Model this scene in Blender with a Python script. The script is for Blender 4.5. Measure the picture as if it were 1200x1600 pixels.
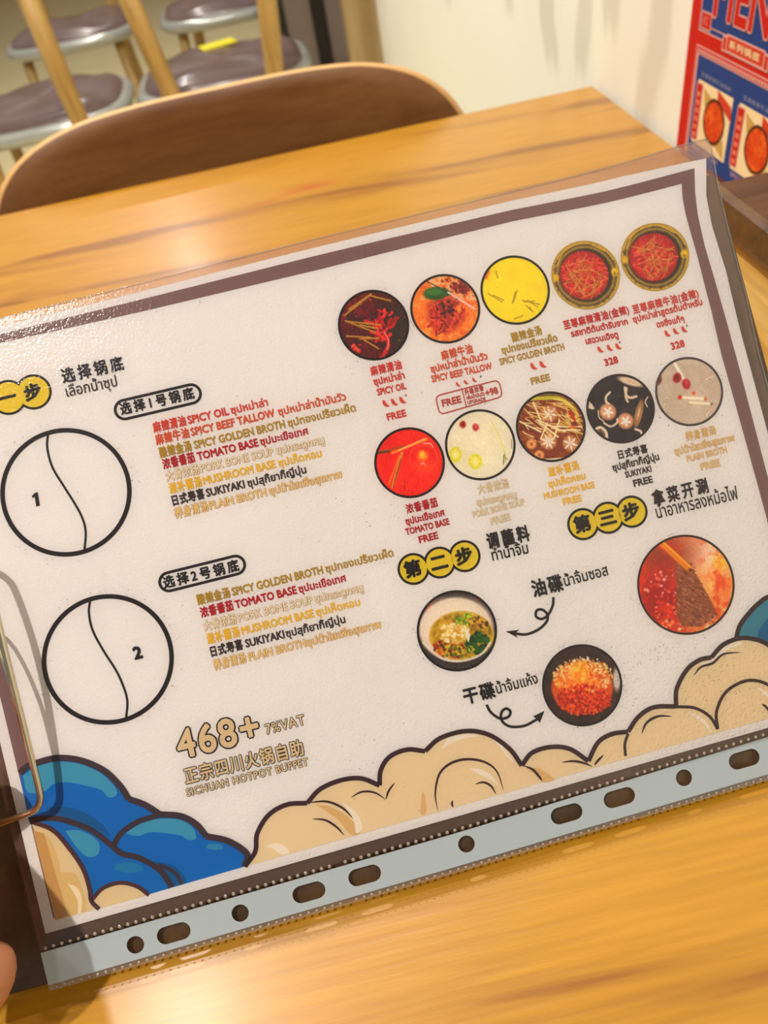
import bpy, bmesh, math, random
import numpy as np
from mathutils import Vector, Matrix
from mathutils.geometry import tessellate_polygon, delaunay_2d_cdt

for o in list(bpy.data.objects):
    bpy.data.objects.remove(o)
SC = bpy.context.scene
COL = SC.collection
random.seed(5)
RNG = np.random.default_rng(7)

# ------------------------------------------------------------------ camera
CAMZ = 1.037
F = 1200.0                                   # focal length in pixels of the 1200x1600 frame
M = np.array([[0.974423, -0.223787, 0.020495],      # rows: world X, Y, Z in camera axes (right, down, forward)
              [-0.169886, -0.673876, 0.719048],
              [-0.147102, -0.704138, -0.694658]])
EYE = np.array([0.0, 0.0, CAMZ])
cam_data = bpy.data.cameras.new('camera')
cam = bpy.data.objects.new('camera', cam_data)
COL.objects.link(cam)
right, downv, fwd = M[:, 0], M[:, 1], M[:, 2]
mw = Matrix.Identity(4)
for i in range(3):
    mw[i][0] = right[i]; mw[i][1] = -downv[i]; mw[i][2] = -fwd[i]; mw[i][3] = EYE[i]
cam.matrix_world = mw
cam_data.sensor_fit = 'VERTICAL'
cam_data.sensor_height = 36.0
cam_data.lens = 36.0 * F / 1600.0
cam_data.clip_start = 0.01
cam_data.dof.use_dof = True
cam_data.dof.focus_distance = 0.278
cam_data.dof.aperture_fstop = 13.0
SC.camera = cam

# ------------------------------------------------------------------ light and exposure
def srgb(r, g=None, b=None):
    if g is None: r, g, b = r
    out = []
    for c in (r, g, b):
        c = c / 255.0
        out.append(c / 12.92 if c <= 0.04045 else ((c + 0.055) / 1.055) ** 2.4)
    return tuple(out)

world = bpy.data.worlds.new('world')
SC.world = world
world.use_nodes = True
world.node_tree.nodes['Background'].inputs[0].default_value = (1.0, 0.96, 0.92, 1)
world.node_tree.nodes['Background'].inputs[1].default_value = 0.20

def ceiling_lamp(name, loc, power, size=0.09, col=(1.0, 0.955, 0.89), spread=150):
    l = bpy.data.lights.new(name, 'AREA')
    l.shape = 'DISK'; l.size = size; l.energy = power; l.color = col; l.spread = math.radians(spread)
    o = bpy.data.objects.new(name, l); COL.objects.link(o); o.location = loc
    return o
ceiling_lamp('downlight', (-0.70, -0.30, 2.60), 16.5, 0.05)
ceiling_lamp('downlight', (-0.72, 0.62, 2.60), 6, 0.10)
ceiling_lamp('downlight', (-0.22, 1.30, 2.60), 14, 0.05)
ceiling_lamp('downlight', (-0.70, 1.75, 2.60), 11, 0.10)
ceiling_lamp('downlight', (-0.70, 3.10, 2.60), 11, 0.10)
ceiling_lamp('downlight', (-0.70, 4.60, 2.60), 11, 0.10)

SC.view_settings.view_transform = 'Standard'
SC.view_settings.look = 'None'
SC.view_settings.gamma = 1.0
SC.view_settings.use_curve_mapping = False
SC.view_settings.exposure = 0.35

# ------------------------------------------------------------------ photo geometry helpers
def ray(x, y):
    return M @ np.array([(x - 600) / F, (y - 800) / F, 1.0])
def atx(x, y, wx):
    r = ray(x, y); return EYE + r * (wx / r[0])
def aty(x, y, wy):
    r = ray(x, y); return EYE + r * (wy / r[1])
def atz(x, y, wz):
    r = ray(x, y); return EYE + r * ((wz - CAMZ) / r[2])

# the menu page: origin, right, up and normal of its plane (page millimetres)
PO = np.array([0.0048663, 0.19491, 0.8383969])
PU = np.array([0.99884356, 0.04616619, -0.01342495])
PV = np.array([-0.02343101, 0.71124818, 0.70255037])
PN = np.array([0.04198254, -0.70142335, 0.71150738])
def sm(x):
    x = np.clip(x, 0, 1); return x * x * (3 - 2 * x)
def bulge(u, v):
    """the slight curl of the page: top right corner lifts, the top edge waves a little"""
    a = sm((u - 105) / 55.0) * sm((v - 30) / 85.0)
    b = 0.5 * np.sin(u * 0.035 + 1.0) * sm((v - 20) / 90.0) + 0.5 * np.sin(u * 0.02 + v * 0.03) * sm((v - 10) / 60.0)
    return 6.0 * a + b
def S(u, v, n=0.0):
    h = bulge(np.asarray(u, float), np.asarray(v, float)) + n
    u = np.asarray(u, float)[..., None]; v = np.asarray(v, float)[..., None]; h = np.asarray(h)[..., None]
    return PO + (PU * u + PV * v + PN * h) / 1000.0
def uv(x, y, n=0.0):
    """page millimetres of the surface point seen at photo point x, y"""
    r = ray(x, y); h = n; u = v = 0.0
    for _ in range(5):
        o = PO + PN * (h / 1000.0)
        t = ((o - EYE) @ PN) / (r @ PN)
        p = EYE + r * t - PO
        u, v = (p @ PU) * 1000, (p @ PV) * 1000
        h = float(bulge(u, v)) + n
    return u, v
def Rg(u, v, n):       # rigid page frame without the curl
    return PO + (PU * u + PV * v + PN * n) / 1000.0

# ------------------------------------------------------------------ materials
MATS = {}
def mat(name, col, rough=0.6, metal=0.0, noise=0.0, nscale=40.0, bump=0.0, bscale=300.0, coat=0.0, spec=0.5, trans=0.0):
    if name in MATS: return MATS[name]
    m = bpy.data.materials.new(name); m.use_nodes = True
    nt = m.node_tree; b = nt.nodes['Principled BSDF']
    c = srgb(col)
    b.inputs['Roughness'].default_value = rough
    b.inputs['Metallic'].default_value = metal
    b.inputs['Specular IOR Level'].default_value = spec
    b.inputs['Coat Weight'].default_value = coat
    b.inputs['Coat Roughness'].default_value = 0.15
    b.inputs['Base Color'].default_value = (*c, 1)
    if noise > 0:
        tc = nt.nodes.new('ShaderNodeTexCoord')
        n = nt.nodes.new('ShaderNodeTexNoise'); n.inputs['Scale'].default_value = nscale; n.inputs['Detail'].default_value = 5
        nt.links.new(tc.outputs['Object'], n.inputs['Vector'])
        mx = nt.nodes.new('ShaderNodeMixRGB')
        mx.inputs[1].default_value = (*[x * (1 - noise) for x in c], 1)
        mx.inputs[2].default_value = (*[min(1, x * (1 + noise)) for x in c], 1)
        nt.links.new(n.outputs['Fac'], mx.inputs[0]); nt.links.new(mx.outputs[0], b.inputs['Base Color'])
    if bump > 0:
        tc2 = nt.nodes.new('ShaderNodeTexCoord')
        n2 = nt.nodes.new('ShaderNodeTexNoise'); n2.inputs['Scale'].default_value = bscale; n2.inputs['Detail'].default_value = 3
        nt.links.new(tc2.outputs['Object'], n2.inputs['Vector'])
        bp = nt.nodes.new('ShaderNodeBump'); bp.inputs['Strength'].default_value = bump; bp.inputs['Distance'].default_value = 0.001
        nt.links.new(n2.outputs['Fac'], bp.inputs['Height']); nt.links.new(bp.outputs['Normal'], b.inputs['Normal'])
    MATS[name] = m
    return m

def ink(col):
    return mat('ink_%d_%d_%d' % col, col, 0.6, spec=0.12)

def wood(name, light, mid, dark, axis_scale=(1.2, 14, 14), rough=0.35, coat=0.2, fine=60, knots=None, contrast=(0.35, 0.65)):
    if name in MATS: return MATS[name]
    m = bpy.data.materials.new(name); m.use_nodes = True
    nt = m.node_tree; b = nt.nodes['Principled BSDF']; L = nt.links.new
    tc = nt.nodes.new('ShaderNodeTexCoord')
    mp = nt.nodes.new('ShaderNodeMapping'); mp.inputs['Scale'].default_value = axis_scale
    L(tc.outputs['Object'], mp.inputs['Vector'])
    n1 = nt.nodes.new('ShaderNodeTexNoise'); n1.inputs['Scale'].default_value = 1.0; n1.inputs['Detail'].default_value = 4; n1.inputs['Distortion'].default_value = 0.8
    L(mp.outputs[0], n1.inputs['Vector'])
    mp2 = nt.nodes.new('ShaderNodeMapping'); mp2.inputs['Scale'].default_value = tuple(s * (4 if s < 5 else fine / 14.0) for s in axis_scale)
    L(tc.outputs['Object'], mp2.inputs['Vector'])
    n2 = nt.nodes.new('ShaderNodeTexNoise'); n2.inputs['Scale'].default_value = 2.0; n2.inputs['Detail'].default_value = 6
    L(mp2.outputs[0], n2.inputs['Vector'])
    r1 = nt.nodes.new('ShaderNodeValToRGB')
    r1.color_ramp.elements[0].position = contrast[0]; r1.color_ramp.elements[0].color = (*srgb(dark), 1)
    r1.color_ramp.elements[1].position = contrast[1]; r1.color_ramp.elements[1].color = (*srgb(light), 1)
    e = r1.color_ramp.elements.new((contrast[0] + contrast[1]) / 2 - 0.02); e.color = (*srgb(mid), 1)
    L(n1.outputs['Fac'], r1.inputs[0])
    mx = nt.nodes.new('ShaderNodeMixRGB'); mx.blend_type = 'MULTIPLY'; mx.inputs[0].default_value = 0.55
    r2 = nt.nodes.new('ShaderNodeValToRGB')
    r2.color_ramp.elements[0].position = 0.3; r2.color_ramp.elements[0].color = (0.68, 0.62, 0.55, 1)
    r2.color_ramp.elements[1].position = 0.62; r2.color_ramp.elements[1].color = (1, 1, 1, 1)
    L(n2.outputs['Fac'], r2.inputs[0]); L(r1.outputs[0], mx.inputs[1]); L(r2.outputs[0], mx.inputs[2])
    out = mx.outputs[0]
    for (kx, ky, kr, kc) in (knots or []):
        sp = nt.nodes.new('ShaderNodeMapping'); sp.vector_type = 'TEXTURE'
        sp.inputs['Location'].default_value = (kx, ky, 0); sp.inputs['Scale'].default_value = (kr * 2.2, kr * 0.75, 1000.0)
        L(tc.outputs['Object'], sp.inputs['Vector'])
        ln = nt.nodes.new('ShaderNodeVectorMath'); ln.operation = 'LENGTH'; L(sp.outputs[0], ln.inputs[0])
        rr = nt.nodes.new('ShaderNodeValToRGB')
        rr.color_ramp.elements[0].position = 0.0; rr.color_ramp.elements[0].color = (0.75, 0.75, 0.75, 1)
        rr.color_ramp.elements[1].position = 1.0; rr.color_ramp.elements[1].color = (0, 0, 0, 1)
        L(ln.outputs['Value'], rr.inputs[0])
        mk = nt.nodes.new('ShaderNodeMixRGB'); mk.inputs[2].default_value = (*srgb(kc), 1)
        L(rr.outputs[0], mk.inputs[0]); L(out, mk.inputs[1]); out = mk.outputs[0]
    L(out, b.inputs['Base Color'])
    b.inputs['Roughness'].default_value = rough
    b.inputs['Coat Weight'].default_value = coat; b.inputs['Coat Roughness'].default_value = 0.22
    bp = nt.nodes.new('ShaderNodeBump'); bp.inputs['Strength'].default_value = 0.15; bp.inputs['Distance'].default_value = 0.001
    L(n2.outputs['Fac'], bp.inputs['Height']); L(bp.outputs['Normal'], b.inputs['Normal'])
    MATS[name] = m
    return m

def film_material(name, tint, gloss_rough=0.16, haze=0.0, haze_col=(200, 205, 210), bump=0.5, ior=1.5, bscale=900):
    m = bpy.data.materials.new(name); m.use_nodes = True
    nt = m.node_tree; nt.nodes.clear(); L = nt.links.new
    out = nt.nodes.new('ShaderNodeOutputMaterial')
    tr = nt.nodes.new('ShaderNodeBsdfTransparent'); tr.inputs[0].default_value = (*tint, 1)
    gl = nt.nodes.new('ShaderNodeBsdfGlossy'); gl.inputs['Roughness'].default_value = gloss_rough; gl.inputs[0].default_value = (1, 1, 1, 1)
    df = nt.nodes.new('ShaderNodeBsdfDiffuse'); df.inputs[0].default_value = (*srgb(haze_col), 1)
    fr = nt.nodes.new('ShaderNodeFresnel'); fr.inputs['IOR'].default_value = ior
    tc = nt.nodes.new('ShaderNodeTexCoord')
    n = nt.nodes.new('ShaderNodeTexNoise'); n.inputs['Scale'].default_value = bscale; n.inputs['Detail'].default_value = 2
    L(tc.outputs['Object'], n.inputs['Vector'])
    bp = nt.nodes.new('ShaderNodeBump'); bp.inputs['Strength'].default_value = bump; bp.inputs['Distance'].default_value = 0.0004
    L(n.outputs['Fac'], bp.inputs['Height'])
    L(bp.outputs['Normal'], gl.inputs['Normal']); L(bp.outputs['Normal'], fr.inputs['Normal'])
    m1 = nt.nodes.new('ShaderNodeMixShader'); m1.inputs[0].default_value = haze
    L(tr.outputs[0], m1.inputs[1]); L(df.outputs[0], m1.inputs[2])
    m2 = nt.nodes.new('ShaderNodeMixShader')
    L(fr.outputs[0], m2.inputs[0]); L(m1.outputs[0], m2.inputs[1]); L(gl.outputs[0], m2.inputs[2])
    L(m2.outputs[0], out.inputs[0])
    MATS[name] = m
    return m

def print_material():
    m = bpy.data.materials.new('printed_picture'); m.use_nodes = True
    nt = m.node_tree; b = nt.nodes['Principled BSDF']
    a = nt.nodes.new('ShaderNodeVertexColor'); a.layer_name = 'Col'
    nt.links.new(a.outputs['Color'], b.inputs['Base Color'])
    b.inputs['Roughness'].default_value = 0.55; b.inputs['Specular IOR Level'].default_value = 0.3
    MATS['print'] = m
    return m
PRINT = print_material()

# ------------------------------------------------------------------ object helpers
def link(name, me, m=None, parent=None, smooth=False):
    o = bpy.data.objects.new(name, me); COL.objects.link(o)
    if m is not None: me.materials.append(m)
    if parent is not None: o.parent = parent
    if smooth:
        me.polygons.foreach_set('use_smooth', [True] * len(me.polygons))
    return o
def thing(name, label, cat, loc=(0, 0, 0), group=None):
    o = bpy.data.objects.new(name, None); COL.objects.link(o); o.empty_display_size = 0.05
    o.location = loc; o['label'] = label; o['category'] = cat
    if group: o['group'] = group
    bpy.context.view_layer.update()
    return o
def put(name, verts, faces, m, parent=None, smooth=False):
    """world coordinate mesh; made local to its parent's location"""
    off = np.zeros(3)
    p = parent
    while p is not None:
        off = off + np.array(p.location); p = p.parent
    v = np.asarray(verts, float).reshape(-1, 3) - off
    me = bpy.data.meshes.new(name); me.from_pydata(v.tolist(), [], [tuple(int(i) for i in f) for f in faces]); me.update()
    return link(name, me, m, parent, smooth)
def bm_obj(name, bm, m, parent=None, smooth=False):
    off = Vector((0, 0, 0)); p = parent
    while p is not None:
        off += p.location; p = p.parent
    bmesh.ops.translate(bm, verts=bm.verts, vec=-off)
    bmesh.ops.recalc_face_normals(bm, faces=bm.faces)
    me = bpy.data.meshes.new(name); bm.to_mesh(me); bm.free()
    return link(name, me, m, parent, smooth)
def box(bm, lo, hi, bev=0.0, mtx=None):
    lo = Vector(lo); hi = Vector(hi)
    r = bmesh.ops.create_cube(bm, size=1.0)
    vs = r['verts']
    for v in vs:
        v.co = Vector((lo[i] + (v.co[i] + 0.5) * (hi[i] - lo[i]) for i in range(3)))
    if bev > 0:
        es = list({e for v in vs for e in v.link_edges})
        rr = bmesh.ops.bevel(bm, geom=es, offset=bev, segments=3, affect='EDGES', profile=0.5)
        vs = rr['verts'] if rr['verts'] else vs
    if mtx is not None:
        al = set()
        for v in vs: al.add(v)
        bmesh.ops.transform(bm, matrix=mtx, verts=list(al))
def tube(bm, pts, rad, seg=12, cap=True):
    pts = [Vector(p) for p in pts]
    rad = rad if hasattr(rad, '__len__') else [rad] * len(pts)
    rings = []
    prev = None
    for i, p in enumerate(pts):
        t = (pts[min(i + 1, len(pts) - 1)] - pts[max(i - 1, 0)]).normalized()
        if prev is None:
            a = t.orthogonal().normalized()
        else:
            a = (prev - t * prev.dot(t)).normalized()
        prev = a; b = t.cross(a)
        rings.append([bm.verts.new(p + (a * math.cos(2 * math.pi * k / seg) + b * math.sin(2 * math.pi * k / seg)) * rad[i]) for k in range(seg)])
    for r0, r1 in zip(rings, rings[1:]):
        for k in range(seg):
            bm.faces.new((r0[k], r0[(k + 1) % seg], r1[(k + 1) % seg], r1[k]))
    if cap:
        bm.faces.new(rings[0][::-1]); bm.faces.new(rings[-1])
def catmull(pts, n=8):
    pts = [np.array(p, float) for p in pts]
    P = [2 * pts[0] - pts[1]] + pts + [2 * pts[-1] - pts[-2]]
    out = []
    for i in range(1, len(P) - 2):
        a, b, c, d = P[i - 1:i + 3]
        for k in range(n):
            t = k / n
            out.append(0.5 * ((2 * b) + (c - a) * t + (2 * a - 5 * b + 4 * c - d) * t * t + (-a + 3 * b - 3 * c + d) * t ** 3))
    out.append(pts[-1])
    return out

# ================================================================== SETTING
XW = 0.352                                   # the white wall the table end stands against
def struct(name, bm, m, smooth=False):
    o = bm_obj(name, bm, m, None, smooth); o['kind'] = 'structure'; return o
bm = bmesh.new(); box(bm, (-4.0, -1.6, -0.1), (3.2, 8.5, 0.0))
struct('floor', bm, mat('cream_floor', (232, 214, 165), 0.35, noise=0.06, nscale=3))
bm = bmesh.new(); box(bm, (XW, -1.6, 0.0), (XW + 0.12, 2.60, 2.75))
struct('wall_right', bm, mat('cream_wall', (246, 244, 226), 0.8, noise=0.03, nscale=6, bump=0.1, bscale=120))
bm = bmesh.new(); box(bm, (-4.0, 8.5, 0.0), (3.2, 8.6, 2.75))
struct('wall_back', bm, mat('warm_wall', (206, 176, 130), 0.8, noise=0.05, nscale=2))
bm = bmesh.new(); box(bm, (XW - 0.095, 2.602, 0.0), (XW + 0.13, 2.68, 2.75), 0.004)
struct('trim_1', bm, wood('trim_wood', (176, 150, 104), (164, 138, 92), (150, 122, 80), (14, 14, 1.2), 0.5, 0.0))

# ================================================================== TABLE
TX0, TX1, TY0, TY1 = -0.86, 0.3475, 0.0, 0.8885
tab = thing('dining_table', 'honey yellow pine dining table with dark grain streaks under the tilted menu', 'table', ((TX0 + TX1) / 2, (TY0 + TY1) / 2, 0))
PINE = wood('pine_tabletop', (184, 128, 20), (174, 118, 15), (142, 88, 8), (2.2, 22, 22), 0.34, 0.35, fine=110,
            knots=[(0.272, 0.333, 0.017, (176, 66, 16)), (0.225, 0.318, 0.012, (166, 92, 16)), (0.325, -0.328, 0.006, (150, 84, 20))], contrast=(0.36, 0.50))
bm = bmesh.new(); box(bm, (TX0, TY0, 0.718), (TX1, TY1, 0.7458), 0.0025); bm_obj('tabletop', bm, PINE, tab)
PINE2 = wood('pine_frame', (226, 170, 84), (216, 156, 70), (190, 126, 48), (14, 14, 1.2), 0.4, 0.1)
for (x0, y0, x1, y1) in ((TX0 + .05, TY0 + .05, TX1 - .05, TY0 + .072), (TX0 + .05, TY1 - .072, TX1 - .05, TY1 - .05),
                         (TX0 + .05, TY0 + .072, TX0 + .072, TY1 - .072), (TX1 - .072, TY0 + .072, TX1 - .05, TY1 - .072)):
    bm = bmesh.new(); box(bm, (x0, y0, 0.64), (x1, y1, 0.718)); bm_obj('apron', bm, PINE2, tab)
for x in (TX0 + .055, TX1 - .115):
    for y in (TY0 + .055, TY1 - .115):
        bm = bmesh.new(); box(bm, (x, y, 0), (x + .06, y + .06, 0.718), 0.004); bm_obj('leg', bm, PINE2, tab)

# ================================================================== CHAIR ACROSS THE TABLE
PLY = wood('walnut_ply', (138, 94, 50), (128, 84, 42), (112, 70, 34), (2.5, 20, 16), 0.42, 0.15, fine=70)
PLYEDGE = mat('ply_edge', (204, 158, 96), 0.5, noise=0.1, nscale=60)
cx = -0.053
ch = thing('dining_chair', 'brown bent plywood dining chair with a rounded back pushed in across the table', 'chair', (cx, 1.10, 0))
def back_outline():
    """upper outline half-widths of the back against height"""
    half = [(0.0, .805), (.05, .8055), (.10, .805), (.15, .802), (.19, .794), (.222, .781), (.246, .763), (.262, .742), (.270, .722), (.266, .690), (.250, .655), (.215, .625), (.16, .610), (.08, .605), (0.0, .604)]
    q = catmull(half, 4)
    pts = [(a[0], a[1]) for a in q] + [(-a[0] * 1.08, a[1]) for a in q[-2:0:-1]]
    return pts
def bend(x, z, d):
    r = 0.95
    return (cx + (r - d) * math.sin(x / r), 0.958 - r + (r - d) * math.cos(x / r) + 0.10 * (z - 0.72) + d * 0, z)
def sheet(name, outline, fn, th, m, medge, parent):
    n = len(outline)
    c = np.mean(np.array(outline), axis=0)
    rings = [1.0, 0.985, 0.8, 0.6, 0.4, 0.2]
    vs = []; fs = []; 
    for side, d in ((0, 0.0), (1, th)):
        for r in rings:
            dd = d
            if r == 1.0: dd = th * (0.22 if side == 0 else 0.78)
            for (x, z) in outline:
                vs.append(fn(c[0] + (x - c[0]) * r, c[1] + (z - c[1]) * r, dd))
        vs.append(fn(c[0], c[1], d))
    K = len(rings) * n + 1
    mi = []
    for side in (0, 1):
        o = side * K
        for q in range(len(rings) - 1):
            for k in range(n):
                f = (o + q * n + k, o + q * n + (k + 1) % n, o + (q + 1) * n + (k + 1) % n, o + (q + 1) * n + k)
                fs.append(f if side == 0 else f[::-1]); mi.append(1 if q == 0 else 0)
        for k in range(n):
            f = (o + (len(rings) - 1) * n + k, o + (len(rings) - 1) * n + (k + 1) % n, o + K - 1)
            fs.append(f if side == 0 else f[::-1]); mi.append(0)
    for k in range(n):
        fs.append((k, K + k, K + (k + 1) % n, (k + 1) % n)); mi.append(1)
    ob = put(name, vs, fs, m, parent, True)
    ob.data.materials.append(medge)
    ob.data.polygons.foreach_set('material_index', mi)
    return ob
sheet('backrest', back_outline(), bend, 0.012, PLY, PLYEDGE, ch)
def seat_fn(x, y, d):
    return (cx + x, 1.0 + 0 * x - y + 0.0, 0.455 - d - 0.35 * x * x + 0.0)
so = [(0.225 * math.copysign(abs(math.cos(a)) ** 0.55, math.cos(a)), 0.21 + 0.215 * math.copysign(abs(math.sin(a)) ** 0.6, math.sin(a)) - 0.21) for a in [2 * math.pi * k / 48 for k in range(48)]]
sheet('seat', so, lambda x, y, d: (cx + x, 0.745 + y, 0.455 - d - 0.3 * x * x), 0.014, PLY, PLYEDGE, ch)
DW = wood('chair_wood', (198, 164, 100), (186, 148, 80), (162, 122, 58), (14, 14, 1.5), 0.42, 0.1)
for s in (-1, 1):
    bm = bmesh.new()
    tube(bm, catmull([(cx + s * .20, 1.00, 0.0), (cx + s * .185, .955, .30), (cx + s * .175, .935, .46), (cx + s * .165, .938, .60), (cx + s * .165, .926, .70)], 6), 0.013, 12)
    bm_obj('leg', bm, DW, ch, True)
    bm = bmesh.new(); tube(bm, [(cx + s * .20, .56, 0.0), (cx + s * .18, .59, .30), (cx + s * .172, .60, .432)], [.010, .013, .015], 12); bm_obj('leg', bm, DW, ch, True)
    bm = bmesh.new(); tube(bm, [(cx + s * .176, .60, .40), (cx + s * .176, .94, .40)], .011, 10); bm_obj('seat_rail', bm, DW, ch, True)

# ================================================================== CHAIRS FURTHER BACK
SEATM = mat('dark_leatherette', (112, 90, 86), 0.28, noise=0.25, nscale=9, bump=0.3, bscale=25, coat=0.25)
SHEEN = mat('edge_sheen', (176, 176, 166), 0.22, metal=0.3, noise=0.1, nscale=30)  # silver colour stands in for the gloss along the cushion's lower edge
def far_chair(xc, yr, ang, label, lean, wood_m=DW, facing=1):
    """a chair with its back posts at yr; facing=1 looks away from the camera"""
    t = thing('wooden_chair', label, 'chair', (xc, yr, 0), 'wooden chairs at the tables behind')
    t.rotation_euler.z = 0
    def W(x, y, z): return (xc + x, yr + facing * y, z)
    # cushion
    vs = []; fs = []; NR = 40
    prof = [(0.0, .055), (.55, .060), (.85, .052), (.96, .040), (1.0, .022), (.985, .004), (.93, 0.0), (0.0, 0.0)]
    for r, z in prof:
        for k in range(NR):
            a = 2 * math.pi * k / NR; c, s = math.cos(a), math.sin(a)
            vs.append(W(.243 * r * math.copysign(abs(c) ** .6, c), .215 + .215 * r * math.copysign(abs(s) ** .6, s), .415 + z + (0.006 * math.sin(5 * a + xc * 9) if .5 < r < .9 and z > .03 else 0)))
    for q in range(len(prof) - 1):
        for k in range(NR):
            fs.append((q * NR + k, q * NR + (k + 1) % NR, (q + 1) * NR + (k + 1) % NR, (q + 1) * NR + k))
    seat = put('seat', vs, fs, SEATM, t, True)
    bm = bmesh.new()
    ring = []
    for k in range(NR + 1):
        a = 2 * math.pi * k / NR; c, s = math.cos(a), math.sin(a)
        ring.append(W(.247 * math.copysign(abs(c) ** .6, c), .215 + .219 * math.copysign(abs(s) ** .6, s), .424))
    tube(bm, ring, .021, 12, False); bm_obj('sheen_roll', bm, SHEEN, seat, True)
    for s in (-1, 1):
        bm = bmesh.new()
        x0 = s * .14
        tube(bm, [W(x0 * 1.25, -.03, 0), W(x0, -.035, .42), W(x0 + s * lean * .4, -.05, .56), W(x0 + s * lean, -.075, .80)], [.016, .026, .027, .026], 4 if False else 14)
        bm_obj('back_post', bm, wood_m, t, True)
        bm = bmesh.new(); tube(bm, [W(s * .205, .42, 0), W(s * .18, .37, .42)], [.014, .02], 12); bm_obj('leg', bm, wood_m, t, True)
        bm = bmesh.new(); tube(bm, [W(s * .14, -.03, .395), W(s * .18, .37, .395)], .013, 10); bm_obj('seat_rail', bm, wood_m, t, True)
    bm = bmesh.new()
    tube(bm, catmull([W(-.14 - lean - .03, -.06, .80), W(-.08, -.10, .815), W(.08, -.10, .815), W(.14 + lean + .03, -.06, .80)], 6), .024, 12)
    bm_obj('top_rail', bm, wood_m, t, True)
    return t
far_chair(-0.675, 2.44, 0, 'pale wooden chair with dark glossy seat, at the far left beyond the plywood chair', .0)
far_chair(-0.125, 2.44, 0, 'pale wooden chair with dark glossy seat, beside the white wall beyond the plywood chair', .045)
far_chair(-0.72, 3.95, 0, 'dark seated wooden chair in the second row back, leftmost', .03, facing=-1)
far_chair(-0.10, 3.85, 0, 'dark seated wooden chair in the second row back, nearest the white wall', .03, facing=-1)
# yellow card on the seat near the wall
bm = bmesh.new(); box(bm, (-.055, -.03, 0), (.055, .03, .006), .001)
yc = bm_obj('yellow_card', bm, mat('yellow_card', (240, 226, 40), .5, noise=.05), None)
yc.location = (-.13, 2.78, .476); yc.rotation_euler = (0, 0, .3)
yc['label'] = 'small bright yellow card lying on a dark chair seat'; yc['category'] = 'card'

# dark framed folding screen where the white wall ends
fs_t = thing('folding_screen', 'dark framed grey folding screen past the end of the white wall', 'screen', (0.2, 3.20, 0))
BLK = mat('black_frame', (34, 32, 26), .45, noise=.2, nscale=30)
GRY = mat('grey_panel', (136, 120, 108), .6, noise=.12, nscale=14)
for (a, b_, m_, nm, dy) in ((.052, .105, BLK, 'frame_post', 0), (.105, .200, GRY, 'panel', .012), (.200, .248, BLK, 'frame_post', 0), (.248, .322, GRY, 'panel', .012), (.322, .395, BLK, 'frame_post', 0)):
    bm = bmesh.new(); box(bm, (a, 3.18 + dy, 0.0), (b_, 3.22 - dy, 1.6), .003); bm_obj(nm, bm, m_, fs_t)

# ================================================================== MENU POSTER ON THE WALL
poster = thing('menu_poster', 'blue and red menu poster with dish photos against the white wall', 'poster', (XW - .002, .50, .757))
PT = XW - 0.0035
def wall_pt(q, d=0.0):      # q = (distance to the right of the poster's left edge, height), metres
    return (PT - d, 0.6865 - q[0], q[1])
def w_uv(x, y):
    p = atx(x, y, PT); return (0.6865 - p[1], p[2])
def w_poly(name, pts, col, layer, px=True, parent=poster):
    q = [w_uv(*p) if px else p for p in pts]
    tri = tessellate_polygon([[Vector((a[0], a[1], 0)) for a in q]])
    return put(name, [wall_pt(a, layer * 0.00012) for a in q], tri, ink(col), parent)
def w_rect(name, a, b, c, d, col, layer, parent=poster):
    return w_poly(name, [(a, c), (b, c), (b, d), (a, d)], col, layer, False, parent)
bm = bmesh.new(); box(bm, (PT, .6865 - .32, .7462), (XW - .0003, .6865 - .004, 1.17)); bm_obj('backing_sheet', bm, ink((205, 40, 28)), poster)
BLUE = (44, 70, 132); RED = (205, 40, 28); PINK = (232, 176, 164); CREAM = (250, 226, 172)
w_rect('inner_line', .0195, .31, .7475, .8325, PINK, 1)
w_rect('inner_line', .0205, .31, .7475, .8315, RED, 2)
w_rect('inner_line', .0222, .31, .7475, .8300, PINK, 3)
w_rect('blue_field', .0250, .31, .7475, .8262, BLUE, 4)
w_rect('inner_line', .0195, .31, .8425, 1.160, PINK, 1)
w_rect('blue_field', .0207, .31, .8437, 1.159, BLUE, 2)
w_rect('inner_line', .0265, .31, .8470, .8478, PINK, 3)
w_rect('corner_seal', .0222, .0390, .8445, .8570, PINK, 3.5)
w_rect('corner_seal', .0232, .0380, .8455, .8560, RED, 4)
w_rect('ribbon', .0600, .1275, .8365, .8475, PINK, 5)
w_rect('ribbon', .0612, .1262, .8377, .8463, (206, 58, 36), 5.5)
w_rect('ribbon', .0660, .1215, .8372, .8492, PINK, 6)
w_rect('ribbon', .0672, .1203, .8384, .8480, (214, 66, 40), 6.5)

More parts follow.
